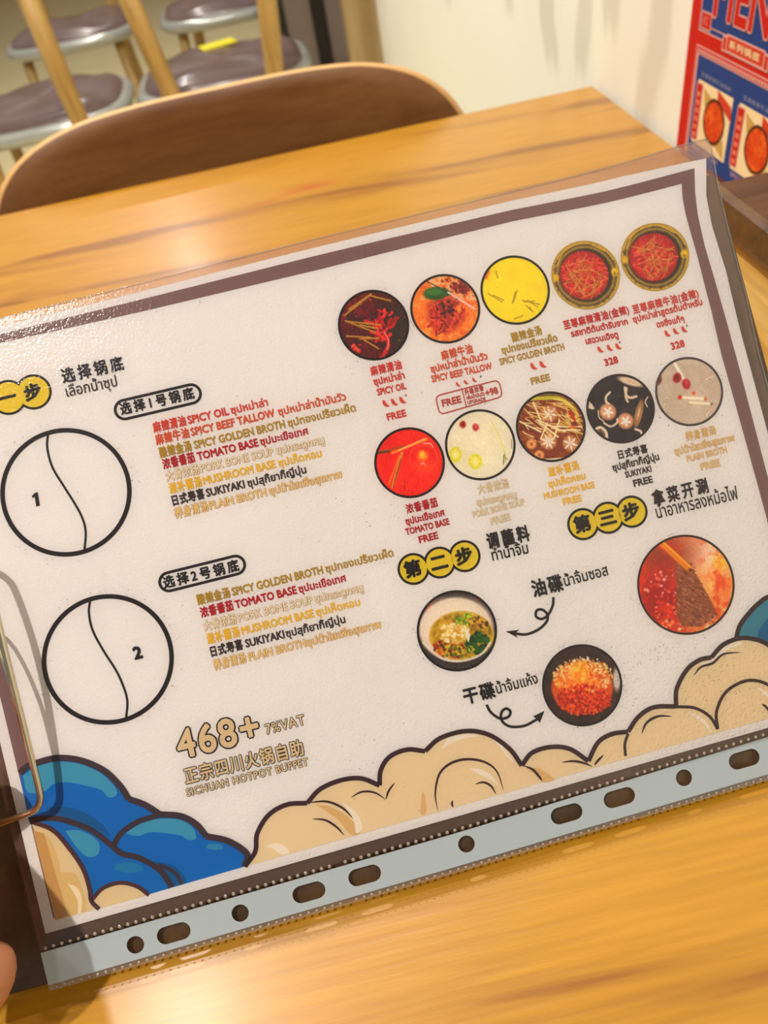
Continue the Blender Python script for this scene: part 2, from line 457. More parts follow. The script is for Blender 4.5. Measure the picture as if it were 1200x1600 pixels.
FONTS = {}
TCACHE = {}
def text_mesh(s, offset=0.0, res=3):
    """glyph outlines; offset thickens them by overlaying shifted copies (third column = small lift per copy)"""
    if (s, res) not in TCACHE: TCACHE[(s, res)] = text_base(s, res)
    v, f = TCACHE[(s, res)]
    if offset <= 0.004: return np.c_[v, np.zeros(len(v))], f
    n = 8 if offset > .03 else 6
    V = [np.c_[v, np.zeros(len(v))]]; Fs = list(f)
    for k in range(n):
        a = 2 * math.pi * (k + .5) / n
        V.append(np.c_[v + offset * np.array([math.cos(a), math.sin(a)]), np.full(len(v), k + 1.0)])
        o = len(v) * (k + 1); Fs += [tuple(i + o for i in q) for q in f]
    return np.concatenate(V), Fs
def text_base(s, res=3):
    offset = 0.0
    c = bpy.data.curves.new('tmp', 'FONT'); c.body = s; c.resolution_u = res; c.offset = offset
    if any('\u4e00' <= q <= '\u9fff' for q in s): c.space_character = 1.42 if s in ('选择锅底', '调蘸料', '拿菜开涮', '选择1号锅底', '选择2号锅底') else 1.2 if s in ('油碟', '干碟') else 1.15
    elif s in ('468+', '7%VAT', 'SICHUAN HOTPOT BUFFET'): c.space_character = 1.14
    thai = any('\u0e00' <= q <= '\u0e7f' for q in s)
    if thai: c.fill_mode = 'NONE'
    o = bpy.data.objects.new('tmp', c); COL.objects.link(o)
    bpy.context.view_layer.update()
    me = o.to_mesh()
    if thai:                                  # contours that cross themselves: fill by winding number
        n = len(me.vertices)
        vs = np.zeros(n * 3); me.vertices.foreach_get('co', vs); vs = vs.reshape(-1, 3)[:, :2].copy()
        ed = np.zeros(len(me.edges) * 2, int); me.edges.foreach_get('vertices', ed); ed = ed.reshape(-1, 2)
        o.to_mesh_clear(); bpy.data.objects.remove(o); bpy.data.curves.remove(c)
        nb = {}
        for a, b in ed: nb.setdefault(int(a), []).append(int(b)); nb.setdefault(int(b), []).append(int(a))
        seen = set(); P = []; Q = []
        for st in sorted(nb):
            if st in seen: continue
            loop = [st]; seen.add(st); cur = st
            while True:
                nx = [k for k in nb[cur] if k not in seen and (len(loop) > 1 or k == st + 1 or st + 1 not in nb[st])]
                if not nx: break
                cur = nx[0]; seen.add(cur); loop.append(cur)
            for a, b in zip(loop, loop[1:] + loop[:1]): P.append(vs[a]); Q.append(vs[b])
        P = np.array(P); Q = np.array(Q)
        r = delaunay_2d_cdt([Vector(v) for v in vs], [tuple(map(int, e)) for e in ed], [], 0, 1e-6)
        ov = np.array([tuple(v) for v in r[0]]); fs = []
        for f in r[2]:
            g = ov[list(f)].mean(0)
            up = (P[:, 1] <= g[1]) & (Q[:, 1] > g[1]); dn = (P[:, 1] > g[1]) & (Q[:, 1] <= g[1])
            side = (Q[:, 0] - P[:, 0]) * (g[1] - P[:, 1]) - (g[0] - P[:, 0]) * (Q[:, 1] - P[:, 1])
            if (up & (side > 0)).sum() - (dn & (side < 0)).sum() != 0: fs.append(tuple(f))
        return ov, fs
    vs = np.zeros(len(me.vertices) * 3); me.vertices.foreach_get('co', vs); vs = vs.reshape(-1, 3)[:, :2].copy()
    fs = [tuple(p.vertices) for p in me.polygons]
    o.to_mesh_clear(); bpy.data.objects.remove(o); bpy.data.curves.remove(c)
    return vs, fs
def wall_text(s, a, z, w, h, col, layer, off=0.02, name='lettering'):
    vs, fs = text_mesh(s, off)
    x0, x1 = vs[:, 0].min(), vs[:, 0].max(); y0, y1 = vs[:, 1].min(), vs[:, 1].max()
    q = [(a + (v[0] - x0) / (x1 - x0) * w, z + (v[1] - y0) / (y1 - y0) * h, v[2]) for v in vs]
    return put(name, [wall_pt(p, layer * .00012 + p[2] * .000008) for p in q], fs, ink(col), poster)
wall_text('MENU', .0385, .8545, .113, .040, PINK, 5, .05)
wall_text('MENU', .0396, .8556, .111, .038, RED, 6, .025)
wall_text('系列锅底', .0710, .8405, .044, .0055, CREAM, 7.5, .02)
wall_text('红', .0262, .8480, .0085, .0065, (240, 130, 110), 5, .01)

# ------------------------------------------------------------------ painter for flat printed pictures (colours per vertex)
def vnoise(n, cells, seed):
    r = np.random.default_rng(seed)
    g = r.random((cells + 1, cells + 1))
    t = np.linspace(0, cells, n, endpoint=False); i = t.astype(int); f = t - i; f = f * f * (3 - 2 * f)
    a = g[i][:, i]; b = g[i][:, i + 1]; c = g[i + 1][:, i]; d = g[i + 1][:, i + 1]
    fx = f[None, :]; fy = f[:, None]
    return (a * (1 - fx) + b * fx) * (1 - fy) + (c * (1 - fx) + d * fx) * fy
class Pic:
    def __init__(s, n, base, seed=1):
        s.n = n; s.seed = seed
        t = np.linspace(-1, 1, n)
        s.X, s.Y = np.meshgrid(t, t)            # y downwards
        s.img = np.ones((n, n, 3)) * np.array(base, float)
        s.r = np.random.default_rng(seed)
    def mottle(s, col, cells=8, amount=.6, thr=.5, soft=.2, mask=None):
        s.seed += 1
        f = .5 * vnoise(s.n, cells, s.seed) + .3 * vnoise(s.n, int(cells * 2.3), s.seed + 50) + .2 * vnoise(s.n, int(cells * 5.1), s.seed + 90)
        k = np.clip((f - thr) / soft, 0, 1) * amount
        if mask is not None: k = k * mask
        s.img = s.img * (1 - k[..., None]) + np.array(col, float) * k[..., None]
    def blend(s, mask, col):
        m = np.clip(mask, 0, 1)[..., None]
        s.img = s.img * (1 - m) + np.array(col, float) * m
    def ell(s, cx, cy, rx, ry, col, ang=0.0, soft=.06, ring=None):
        c, n = math.cos(ang), math.sin(ang)
        x = (s.X - cx) * c + (s.Y - cy) * n; y = -(s.X - cx) * n + (s.Y - cy) * c
        d = np.sqrt((x / rx) ** 2 + (y / ry) ** 2)
        if ring is None: m = (1 - d) * min(rx, ry) / soft + .5
        else: m = (ring - np.abs(d - 1) * min(rx, ry)) / (soft * .5) + .5
        s.blend(m, col)
    def line(s, x0, y0, x1, y1, w, col, soft=.02):
        dx, dy = x1 - x0, y1 - y0; L = dx * dx + dy * dy + 1e-9
        t = np.clip(((s.X - x0) * dx + (s.Y - y0) * dy) / L, 0, 1)
        d = np.hypot(s.X - x0 - t * dx, s.Y - y0 - t * dy)
        s.blend((w * .5 - d) / soft + .5, col)
    def curve(s, pts, w, col):
        q = catmull(pts, 5)
        for a, b in zip(q, q[1:]): s.line(a[0], a[1], b[0], b[1], w, col)
    def poly(s, pts, col):
        m = np.zeros((s.n, s.n), bool); j = len(pts) - 1
        for i in range(len(pts)):
            (xi, yi), (xj, yj) = pts[i], pts[j]
            if yi != yj:
                m ^= ((yi > s.Y) != (yj > s.Y)) & (s.X < (xj - xi) * (s.Y - yi) / (yj - yi) + xi)
            j = i
        s.blend(m.astype(float), col)
    def specks(s, n, cx, cy, rx, ry, cols, size=(.02, .05), alpha=1):
        for _ in range(n):
            a = s.r.random() * 2 * math.pi; d = math.sqrt(s.r.random())
            x = cx + rx * d * math.cos(a); y = cy + ry * d * math.sin(a); z = s.r.uniform(*size)
            s.ell(x, y, z, z * s.r.uniform(.5, 1), cols[s.r.integers(len(cols))], s.r.random() * 3, .03)
    def strands(s, n, cx, cy, r, cols, ln=(.2, .5), w=(.02, .035)):
        for _ in range(n):
            a = s.r.random() * 2 * math.pi; d = math.sqrt(s.r.random()) * r
            x = cx + d * math.cos(a); y = cy + d * math.sin(a); b = s.r.random() * math.pi; l = s.r.uniform(*ln) / 2
            s.curve([(x - l * math.cos(b), y - l * math.sin(b)), (x + s.r.uniform(-.05, .05), y + s.r.uniform(-.05, .05)), (x + l * math.cos(b), y + l * math.sin(b))], s.r.uniform(*w), cols[s.r.integers(len(cols))])
    def grain(s, k=10):
        s.img = np.clip(s.img + s.r.normal(0, k, (s.n, s.n, 1)), 0, 255)
    def lin(s):
        c = s.img; g = c.mean(2, keepdims=True); c = g + (c - g) * 1.15; c = np.clip((c - 120) * 1.14 + 118, 0, 255) / 255
        return np.where(c <= .04045, c / 12.92, ((c + .055) / 1.055) ** 2.4)

def pic_mesh(name, pic, point_fn, parent, clip=True):
    n = pic.n
    idx = -np.ones((n, n), int)
    keep = (pic.X ** 2 + pic.Y ** 2 <= 1.0) if clip else np.ones((n, n), bool)
    ii = np.argwhere(keep)
    idx[keep] = np.arange(len(ii))
    xy = np.stack([pic.X[keep], pic.Y[keep]], 1)
    pts = point_fn(xy)
    q = np.stack([idx[:-1, :-1], idx[1:, :-1], idx[1:, 1:], idx[:-1, 1:]], -1).reshape(-1, 4)
    q = q[(q >= 0).all(1)]
    off = np.zeros(3); p = parent
    while p is not None: off = off + np.array(p.location); p = p.parent
    pts = pts - off
    me = bpy.data.meshes.new(name)
    me.vertices.add(len(pts)); me.vertices.foreach_set('co', pts.astype(np.float32).ravel())
    me.loops.add(len(q) * 4); me.loops.foreach_set('vertex_index', q.ravel().astype(np.int32))
    me.polygons.add(len(q)); me.polygons.foreach_set('loop_start', np.arange(0, len(q) * 4, 4, dtype=np.int32))
    me.update(calc_edges=True)
    ca = me.color_attributes.new('Col', 'FLOAT_COLOR', 'POINT')
    col = np.ones((len(pts), 4), np.float32); col[:, :3] = pic.lin()[keep]
    ca.data.foreach_set('color', col.ravel())
    return link(name, me, PRINT, parent)

# dish cards on the poster
def poster_card(a, z0, w, h):
    w_rect('card', a, a + w, z0, z0 + h, CREAM, 5)
    w_rect('card_banner', a - .002, a + w * .16, z0 + .002, z0 + h - .002, PINK, 6)
    w_rect('card_banner', a - .001, a + w * .14, z0 + .003, z0 + h - .003, RED, 7)
    for k in range(6):
        w_rect('card_mark', a + .0012, a + w * .11, z0 + h * (.10 + .13 * k), z0 + h * (.17 + .13 * k), (236, 130, 96), 8)
    w_poly('card_ribbon', [(a + w * .58, z0 + h), (a + w * .98, z0 + h * .86), (a + w * 1.03, z0 + h * .64), (a + w * .60, z0 + h * .84)], (214, 70, 44), 7, False)
    p = Pic(60, (96, 62, 30), 31 + int(a * 1000))
    p.ell(0, 0, .97, .97, (120, 84, 40)); p.ell(0, 0, .84, .84, (200, 86, 40)); p.mottle((222, 130, 60), 8, .7); p.mottle((170, 50, 30), 10, .5)
    p.ell(0, 0, .90, .90, (70, 40, 22), ring=.05); p.grain(8)
    cxx, cz, r = a + w * .58, z0 + h * .50, w * .31
    w_poly('dish_handle', [(cxx - r * 1.25, cz + r * 1.15), (cxx - r * .5, cz + r * .9), (cxx - r, cz + r * .4)], (206, 166, 84), 7, False)
    w_poly('dish_handle', [(cxx + r * 1.2, cz - r * 1.3), (cxx + r * .4, cz - r * .95), (cxx + r, cz - r * .5)], (206, 166, 84), 7, False)
    pic_mesh('dish_photo', p, lambda xy: np.array([wall_pt((cxx + x * r, cz - y * r), 9 * .00012) for x, y in xy]), poster)
    wall_text('至尊麻辣牛油锅底', a + .003, z0 + h + .003, w * .85, .0035, (150, 158, 180), 5, .0)
poster_card(.0310, .7602, .0575, .0490)
poster_card(.0990, .7602, .0575, .0490)
poster_card(.1670, .7602, .0575, .0490)
for k in range(3):
    wall_text(('SPICY BEEF 328', 'SPICY OIL 328', 'TOMATO BASE')[k], .033 + .068 * k, .7550, .045, .003, PINK, 5, 0)
for k in range(60):
    w_rect('border_tick', .0235 + k * .0042, .0258 + k * .0042, .8268, .8295, (206, 112, 92), 5)

# ================================================================== CONDIMENT BOX
cb = thing('condiment_box', 'light pine box with dark walnut lid at the right edge of the table', 'box', (.28, .30, .75))
DARKW = wood('walnut_lid', (120, 84, 44), (98, 64, 32), (70, 44, 20), (2, 26, 26), .38, .25, fine=90)
BOXW = wood('box_pine', (250, 212, 128), (240, 194, 100), (190, 140, 60), (30, 3, 24), .42, .2, fine=60, contrast=(.36, .6))
bm = bmesh.new(); box(bm, (.2215, .150, .7462), (.3385, .380, .829), .002); bm_obj('body', bm, BOXW, cb)
bm = bmesh.new(); box(bm, (.2165, .145, .8295), (.3425, .385, .850), .0045); bm_obj('lid', bm, DARKW, cb)
bm = bmesh.new(); tube(bm, [(.2213, .2985, .822), (.2185, .2985, .820), (.2168, .2975, .812), (.2175, .297, .804), (.2213, .2965, .800)], .0016, 8); bm_obj('shadow_arc', bm, mat('arc_shade', (60, 40, 22), .4), cb, True)  # dark arc drawn in for the curved shadow line on the box side

# ================================================================== CLIPBOARD
board = thing('clipboard', 'dark wood grain clipboard slanting up from the table with a wire clip', 'clipboard', tuple(Rg(-12, -126, -3)))
BW = wood('clipboard_wood', (92, 66, 40), (74, 52, 30), (50, 34, 18), (22, 1.6, 22), .42, .2, fine=160, contrast=(.3, .65))
def rig_box(name, lo, hi, m, parent, bev=0.0, smooth=False):
    bm = bmesh.new(); box(bm, tuple(x / 1000 for x in lo), tuple(x / 1000 for x in hi), bev / 1000)
    mt = Matrix.Identity(4)
    for i in range(3):
        mt[i][0] = PU[i]; mt[i][1] = PV[i]; mt[i][2] = PN[i]; mt[i][3] = PO[i]
    bmesh.ops.transform(bm, matrix=mt, verts=bm.verts)
    return bm_obj(name, bm, m, parent, smooth)
bo = rig_box('board', (-182, -123.5, -4.9), (155.6, 101.5, -1.9), BW, board, .8)
CHROME = mat('chrome', (214, 202, 176), .14, metal=1.0, bump=.05, bscale=60)
rig_box('clip_plate', (-180, -52, -1.8), (-163, 28, 1.8), CHROME, board, 1.0)
def wire(name, px, ns, r, parent):
    pts = []
    for (x, y), n in zip(px, ns):
        o = PO + PN * (n / 1000.0); rr_ = ray(x, y); t = ((o - EYE) @ PN) / (rr_ @ PN)
        pts.append(EYE + rr_ * t)
    bm = bmesh.new(); tube(bm, catmull(pts, 8), r, 14); return bm_obj(name, bm, CHROME, parent, True)
wire('clip_wire', [(-150, 905), (-90, 888), (-48, 880), (-27, 890), (-16, 915), (0, 985), (22, 1075), (45, 1168), (60, 1228), (63, 1250), (54, 1266), (30, 1276), (0, 1287), (-40, 1301), (-75, 1316)],
     [2, 5, 8, 9, 10, 12, 12, 10, 8, 7, 6.5, 6, 5, 4, 2], .00115, board)
wire('clip_spring', [(-120, 985), (-60, 975), (-22, 985), (0, 1022), (22, 1092), (42, 1168)], [2, 4, 6, 8, 10, 10], .0007, board)

# ================================================================== PLASTIC SLEEVE
sleeve = thing('plastic_sleeve', 'clear plastic punched pocket on the clipboard holding the menu page', 'sleeve', tuple(Rg(0, -115, 1)))
FILM = film_material('clear_film', (.965, .955, .955), .13, .004, (232, 200, 196), bump=.25, ior=1.45, bscale=950)
STRIP = film_material('milky_strip', (.8, .8, .8), .30, .80, (180, 190, 194), bump=.6, ior=1.4, bscale=700)
def grid_uv(name, bot, top, left, right, nu, nv, n, m, parent):
    vs = []; fs = []
    for j in range(nv + 1):
        for i in range(nu + 1):
            a = i / nu; b = j / nv
            l = np.array(left(b)); r = np.array(right(b)); q = l + (r - l) * a
            bt = np.array(bot(a)); tp = np.array(top(a))
            # coons patch
            st = bt + (tp - bt) * b
            c = (1 - a) * (1 - b) * np.array(left(0)) + a * (1 - b) * np.array(right(0)) + (1 - a) * b * np.array(left(1)) + a * b * np.array(right(1))
            w = q + st - c
            vs.append(S(w[0], w[1], n))
    for j in range(nv):
        for i in range(nu):
            k = j * (nu + 1) + i
            fs.append((k, k + 1, k + nu + 2, k + nu + 1))
    return put(name, vs, fs, m, parent, True)
def edge_fn(pts, axis):
    """piecewise linear curve through page points, parameter by arc share"""
    P = np.array(pts, float); d = np.r_[0, np.cumsum(np.hypot(*np.diff(P, axis=0).T))]; d /= d[-1]
    return lambda t: (np.interp(t, d, P[:, 0]), np.interp(t, d, P[:, 1]))
pxl = lambda pts: [uv(*p) for p in pts]
f_top = pxl([(0, 499), (200, 449), (433, 390), (650, 337), (800, 301), (950, 263), (1057, 231), (1103, 219)])
f_top = [(-152.5, f_top[0][1] - .4)] + f_top
f_right = [(152.3, -107.5)] + pxl([(1184, 555), (1166, 470), (1146, 398), (1133, 346), (1122, 300), (1116, 268), (1112, 244), (1106, 224)]) + [f_top[-1]]
grid_uv('film', edge_fn([(-152.5, -110.8), (152.3, -107.5)], 0), edge_fn(f_top, 0), edge_fn([(-152.5, -110.8), f_top[0]], 1), edge_fn(f_right, 1), 110, 80, .9, FILM, sleeve)
BACKF = film_material('back_film', (.96, .93, .92), .25, .12, (206, 160, 146), bump=.2, ior=1.3)
grid_uv('back_film', edge_fn([(-152.5, -110.8), (152.3, -107.5)], 0), edge_fn(f_top, 0), edge_fn([(-152.5, -110.8), f_top[0]], 1), edge_fn(f_right, 1), 60, 50, -.6, BACKF, sleeve)
SEAM = film_material('top_seam_film', (.96, .90, .86), .22, .42, (204, 160, 134), bump=.3, ior=1.45)
ft_ = edge_fn(f_top, 0)
pt_ = edge_fn([(-152.5, 105.2)] + pxl([(0, 509), (200, 460), (433, 401), (800, 313), (967, 276.5), (1103.5, 247)]) + [(152.9, uv(1110, 246)[1])], 0)
vs = []
for k in range(81):
    for q in (ft_(k / 80), pt_(k / 80)): vs.append(S(q[0], q[1], .35))
put('top_seam', vs, [(2 * k, 2 * k + 1, 2 * k + 3, 2 * k + 2) for k in range(80)], SEAM, sleeve, True)
# punched binding strip with real holes
def strip_v(u, which):      # strip edges in page mm against u
    return np.interp(u, [-152, 0, 152], [-111.2, -110.4, -106.6]) if which else np.interp(u, [-152, 0, 152], [-122.6, -121.8, -120.2])
outer = [(u, strip_v(u, 0)) for u in np.linspace(-152, 152.3, 30)] + [(u, strip_v(u, 1)) for u in np.linspace(152.3, -152, 30)]
holes = []
for s_, items in ((-1, (37.6, 58, 82.9, 106.7, 120.3)), (1, (38, 58.2, 83.2, 106.8, 120.2))):
    for k, d in enumerate(items):
        holes.append((s_ * d, np.interp(s_ * d, [-120, 0, 107], [-117.4, -115.3, -113.0]), 5.9 if k in (0, 1, 3) else 3.0))
holes.append((0.2, -115.1, 3.0))
def stadium(cu, cv, hw, hr=3.0, n=10):
    pts = []; d = hw - hr; t = math.radians(.9)
    for k in range(n + 1):
        a = -math.pi / 2 + math.pi * k / n; pts.append((cu + d + hr * math.cos(a), cv + hr * math.sin(a)))
    for k in range(n + 1):
        a = math.pi / 2 + math.pi * k / n; pts.append((cu - d + hr * math.cos(a), cv + hr * math.sin(a)))
    return pts
loops = [outer] + [stadium(*h) for h in holes]
flat = [p for l in loops for p in l]
tri = tessellate_polygon([[Vector((p[0], p[1], 0)) for p in l] for l in loops])
put('binding_strip', [S(p[0], p[1], .7) for p in flat] , tri, STRIP, sleeve)
EDGEF = film_material('film_edge', (.90, .89, .88), .12, .12, (215, 205, 195), bump=.5, ior=1.5)
# clear selvedge below the strip
put('clear_edge', [S(u, strip_v(u, 0) - d, .7) for d in (0, 2.1) for u in np.linspace(-152, 152.3, 40)],
    [(i, i + 1, 41 + i, 40 + i) for i in range(39)], EDGEF, sleeve)
bm = bmesh.new()
def bead(bm, u, v, r=.42):
    c = Vector(S(u, v, .95)); ax, ay, az = Vector(PU), Vector(PV), Vector(PN)
    top = bm.verts.new(c + az * .00035)
    rg = [bm.verts.new(c + (ax * math.cos(k * math.pi / 4) + ay * math.sin(k * math.pi / 4)) * r / 1000) for k in range(8)]
    for k in range(8): bm.faces.new((rg[k], rg[(k + 1) % 8], top))
for k in range(105):
    u = -150 + k * 2.89
    if k in (36, 74): continue
    bead(bm, u, strip_v(u, 1) + 1.2, .62); bead(bm, u + .6, strip_v(u, 0) - 1.1, .55)
wb = bm_obj('weld_beads', bm, mat('weld_bead', (150, 134, 120), .12, spec=.9), sleeve, True); wb['kind'] = 'stuff'
# shiny welded hems at top and right
bm = bmesh.new()
tube(bm, [S(*p, .9) for p in [edge_fn(f_top, 0)(t) for t in np.linspace(0, 1, 60)]], .00028, 6); 
bm_obj('hem', bm, EDGEF, sleeve, True)
bm = bmesh.new()
tube(bm, [S(*p, .9) for p in [edge_fn(f_right, 0)(t) for t in np.linspace(0, 1, 60)]], .00028, 6)
bm_obj('hem', bm, EDGEF, sleeve, True)

# ================================================================== THE PRINTED MENU PAGE
page = thing('menu_page', 'white printed hotpot menu page inside the clear pocket, clouds along its foot', 'menu', tuple(Rg(0, -100, 0)))
PAPER = mat('paper', (240, 232, 226), .7, noise=.035, nscale=25, bump=.3, bscale=1100, spec=.25)
p_top = [(-148.4, 105.3)] + pxl([(0, 509), (200, 460), (433, 401), (800, 313), (967, 276.5), (1103.5, 247)])
p_right = [(149.2, -104.5)] + pxl([(1200, 678), (1166, 551), (1135, 425), (1112.5, 353), (1103.5, 305)]) + [p_top[-1]]
grid_uv('paper', edge_fn([(-149.2, -105.6), (149.2, -104.5)], 0), edge_fn(p_top, 0), edge_fn([(-149.2, -105.6), p_top[0]], 1), edge_fn(p_right, 1), 110, 80, 0, PAPER, page)

LAY = 0.035                                   # printed layers, millimetres apart
def densify(pts, step):
    out = []
    for a, b in zip(pts, pts[1:]):
        n = max(1, int(math.hypot(b[0] - a[0], b[1] - a[1]) / step))
        for k in range(n): out.append((a[0] + (b[0] - a[0]) * k / n, a[1] + (b[1] - a[1]) * k / n))
    out.append(pts[-1]); return out
def band(name, A, B, col, layer, parent, px=True, n=70):
    fa = edge_fn(pxl(A) if px else A, 0); fb = edge_fn(pxl(B) if px else B, 0)
    vs = []
    for k in range(n + 1):
        vs.append(S(*fa(k / n), layer * LAY)); vs.append(S(*fb(k / n), layer * LAY))
    return put(name, vs, [(2 * k, 2 * k + 2, 2 * k + 3, 2 * k + 1) for k in range(n)], ink(col), parent)
def fill(name, pts, col, layer, parent, px=True, smooth=True):
    q = [uv(*p) if px else p for p in pts]
    tri = tessellate_polygon([[Vector((a[0], a[1], 0)) for a in q]])
    return put(name, [S(a[0], a[1], layer * LAY) for a in q], tri, ink(col), parent)
def stroke(name, pts, w0, col, layer, parent, px=True, taper=False, closed=False, cat=6):
    """a printed line, width w0 in photo pixels"""
    q = [np.array(uv(*p)) if px else np.array(p) for p in pts]
    if cat: q = [np.array(a) for a in catmull(q, cat)]
    w = (w0 / 4.28) / 2; n = len(q); vs = []
    for i in range(n):
        t = q[min(i + 1, n - 1)] - q[max(i - 1, 0)] if not closed else q[(i + 1) % n] - q[i - 1]
        t = t / (np.hypot(*t) + 1e-9); nn = np.array([-t[1], t[0]])
        ww = w * (math.sin(math.pi * min(1, max(0, i / (n - 1)))) ** .6 if taper else 1)
        vs.append(S(*(q[i] + nn * ww), layer * LAY)); vs.append(S(*(q[i] - nn * ww), layer * LAY))
    fs = [(2 * k, 2 * k + 2, 2 * k + 3, 2 * k + 1) for k in range(n - 1)]
    if closed: fs.append((2 * n - 2, 0, 1, 2 * n - 1))
    return put(name, vs, fs, ink(col), parent)
def circ(cx, cy, r, n=72):
    cu, cv = uv(cx, cy); ru = r / PXMM(cx, cy)
    return [(cu + ru * math.cos(2 * math.pi * k / n), cv + ru * math.sin(2 * math.pi * k / n)) for k in range(n)]
def PXMM(x, y):
    a = uv(x - 20, y); b = uv(x + 20, y); return 40 / math.hypot(a[0] - b[0], a[1] - b[1])
def text(s, x0, y0, x1, y1, em, col, parent, bold=.022, layer=6, outline=None, ow=.05, name='lettering', squeeze=1.0, res=2):
    """one run of print: baseline from (x0,y0) to (x1,y1) in photo points, em height in photo pixels"""
    a = np.array(uv(x0, y0)); b = np.array(uv(x1, y1)); L = np.hypot(*(b - a)); t = (b - a) / L; nn = np.array([-t[1], t[0]])
    sc = em / PXMM((x0 + x1) / 2, (y0 + y1) / 2)
    vs, fs = text_mesh(s, 0, 1)
    xa, xb = vs[:, 0].min(), vs[:, 0].max()
    kx = L / (xb - xa)
    if s in '12': kx = sc
    def lay(off, l, c, nm, par):
        v, f = text_mesh(s, off, res)
        q = a[None, :] + t[None, :] * ((v[:, 0] - xa) * kx)[:, None] + nn[None, :] * (v[:, 1] * sc)[:, None]
        return put(nm, S(q[:, 0], q[:, 1], l * LAY + v[:, 2] * .003), f, ink(c), par)
    if outline is not None:
        o = lay(bold + ow, layer - 1, outline, name, parent)
        lay(bold - .005, layer, col, 'lettering_fill' if name == 'lettering' else name, parent)
        return o
    return lay(bold, layer, col, name, parent)

DK = (52, 38, 38); BK = (36, 28, 28); MAUVE = (134, 100, 98)
# frame band round the page
band('frame_band', [(0, 522), (208, 471), (496, 399), (800, 328), (1085, 263)], [(0, 536), (230, 485), (500, 421), (800, 346), (1066, 287)], MAUVE, 1, page)
band('frame_band', [(1085, 263), (1086, 300), (1090, 335), (1101, 384), (1117, 438), (1135, 501), (1150, 556), (1200, 747), (1288, 1095)],
     [(1065, 287), (1066, 308), (1072, 339), (1090, 402), (1112, 488), (1128, 558), (1167, 697), (1197, 807), (1264, 1103)], MAUVE, 1.5, page)
band('frame_band', [(-145.2, 101.5), (-145.4, -101.2)], [(-139.6, 97), (-139.9, -101.2)], MAUVE, 1, page, px=False)
band('frame_band', [(-145.2, 101.5), uv(0, 522)], [(-139.6, 97.6), uv(0, 536)], MAUVE, 1, page, px=False)

RED1 = (214, 62, 48); RED2 = (216, 84, 44); OLIVE = (180, 140, 34); CRIM = (184, 24, 36); PORK = (240, 226, 200); PORKO = (196, 152, 60)
MUSH = (238, 186, 44); SUKI = (60, 46, 44); PLAIN = (240, 206, 140); PLAINO = (200, 144, 46)
ROWS = [('麻辣清油', 'SPICY OIL', 'ซุปหม่าล่า', RED1, None), ('麻辣牛油', 'SPICY BEEF TALLOW', 'ซุปหม่าล่าน้ำมันวัว', RED2, None),
        ('酸辣金汤', 'SPICY GOLDEN BROTH', 'ซุปทองเปรี้ยวเผ็ด', OLIVE, None), ('浓香番茄', 'TOMATO BASE', 'ซุปมะเขือเทศ', CRIM, None),
        ('大骨浓汤', 'PORK BONE SOUP', 'ซุปกระดูกหมู', PORK, PORKO), ('滋补菌汤', 'MUSHROOM BASE', 'ซุปเห็ดหอม', MUSH, None),
        ('日式寿喜', 'SUKIYAKI', 'ซุปสุกี้ยากี้ญี่ปุ่น', SUKI, None), ('养身清汤', 'PLAIN BROTH', 'ซุปน้ำใสเพื่อสุขภาพ', PLAIN, PLAINO)]
X1 = [(241, 675, 291, 295, 358, 362, 419), (245, 694, 296, 300, 430, 436, 541), (251, 714, 300, 305, 446, 451, 556), (256, 732, 305, 310, 404, 408, 482),
      (261, 751, 312, 315, 428, 433, 507), (266, 770, 316, 319, 431, 436, 503), (271, 789, 320, 324, 383, 388, 479), (275, 809, 326, 329, 417, 422, 535)]
X2 = [(310, 944, 360, 364, 505, 510, 615), (315, 964, 365, 369, 464, 468, 541), (320, 985, 370, 374, 489, 493, 568), (325, 1005, 375, 379, 491, 495, 563),
      (331, 1025, 380, 385, 445, 448, 540), (336, 1046, 385, 390, 478, 480, 596)]
def segs(row, x, slope):
    zh, en, th, c, oc = row
    x0, y0 = x[0], x[1]; Y = lambda q: y0 - slope * (q - x0)
    k = dict(outline=oc, ow=.035) if oc else {}
    text(zh, x0, Y(x0), x[2], Y(x[2]), 18.0, c, page, .042 if not oc else .02, **k)
    text(en, x[3], Y(x[3]), x[4], Y(x[4]), 17.5, c, page, .036 if not oc else .015, **k)
    text(th, x[5], Y(x[5]), x[6], Y(x[6]), 16.0, c, page, .030 if not oc else .015, **k)
for i, r in enumerate(ROWS): segs(r, X1[i], .233 + i * .0015)
for i, r in enumerate(ROWS[2:]): segs(r, X2[i], .247 + i * .0012)

# headings
text('选择锅底', 99, 597, 194, 576, 25, BK, page, .03)
text('เลือกน้ำซุป', 105, 620, 184, 603, 24, DK, page, .01)
text('调蘸料', 763, 856, 828, 842, 26, BK, page, .045)
text('ทำน้ำจิ้ม', 770, 876, 826, 864, 24, (10, 8, 8), page, .015)
text('拿菜开涮', 1022, 789, 1107, 767, 25, DK, page, .035)
text('นำอาหารลงหม้อไฟ', 1027, 810, 1154, 779, 27, DK, page, .01)
text('油碟', 834, 931, 880, 920, 28, BK, page, .04)
text('น้ำจิ้มซอส', 883, 916, 951, 898, 23, BK, page, .015)
text('干碟', 727, 1099, 774, 1087, 27, BK, page, .04)
text('น้ำจิ้มแห้ง', 777, 1084, 841, 1067, 23, BK, page, .015)

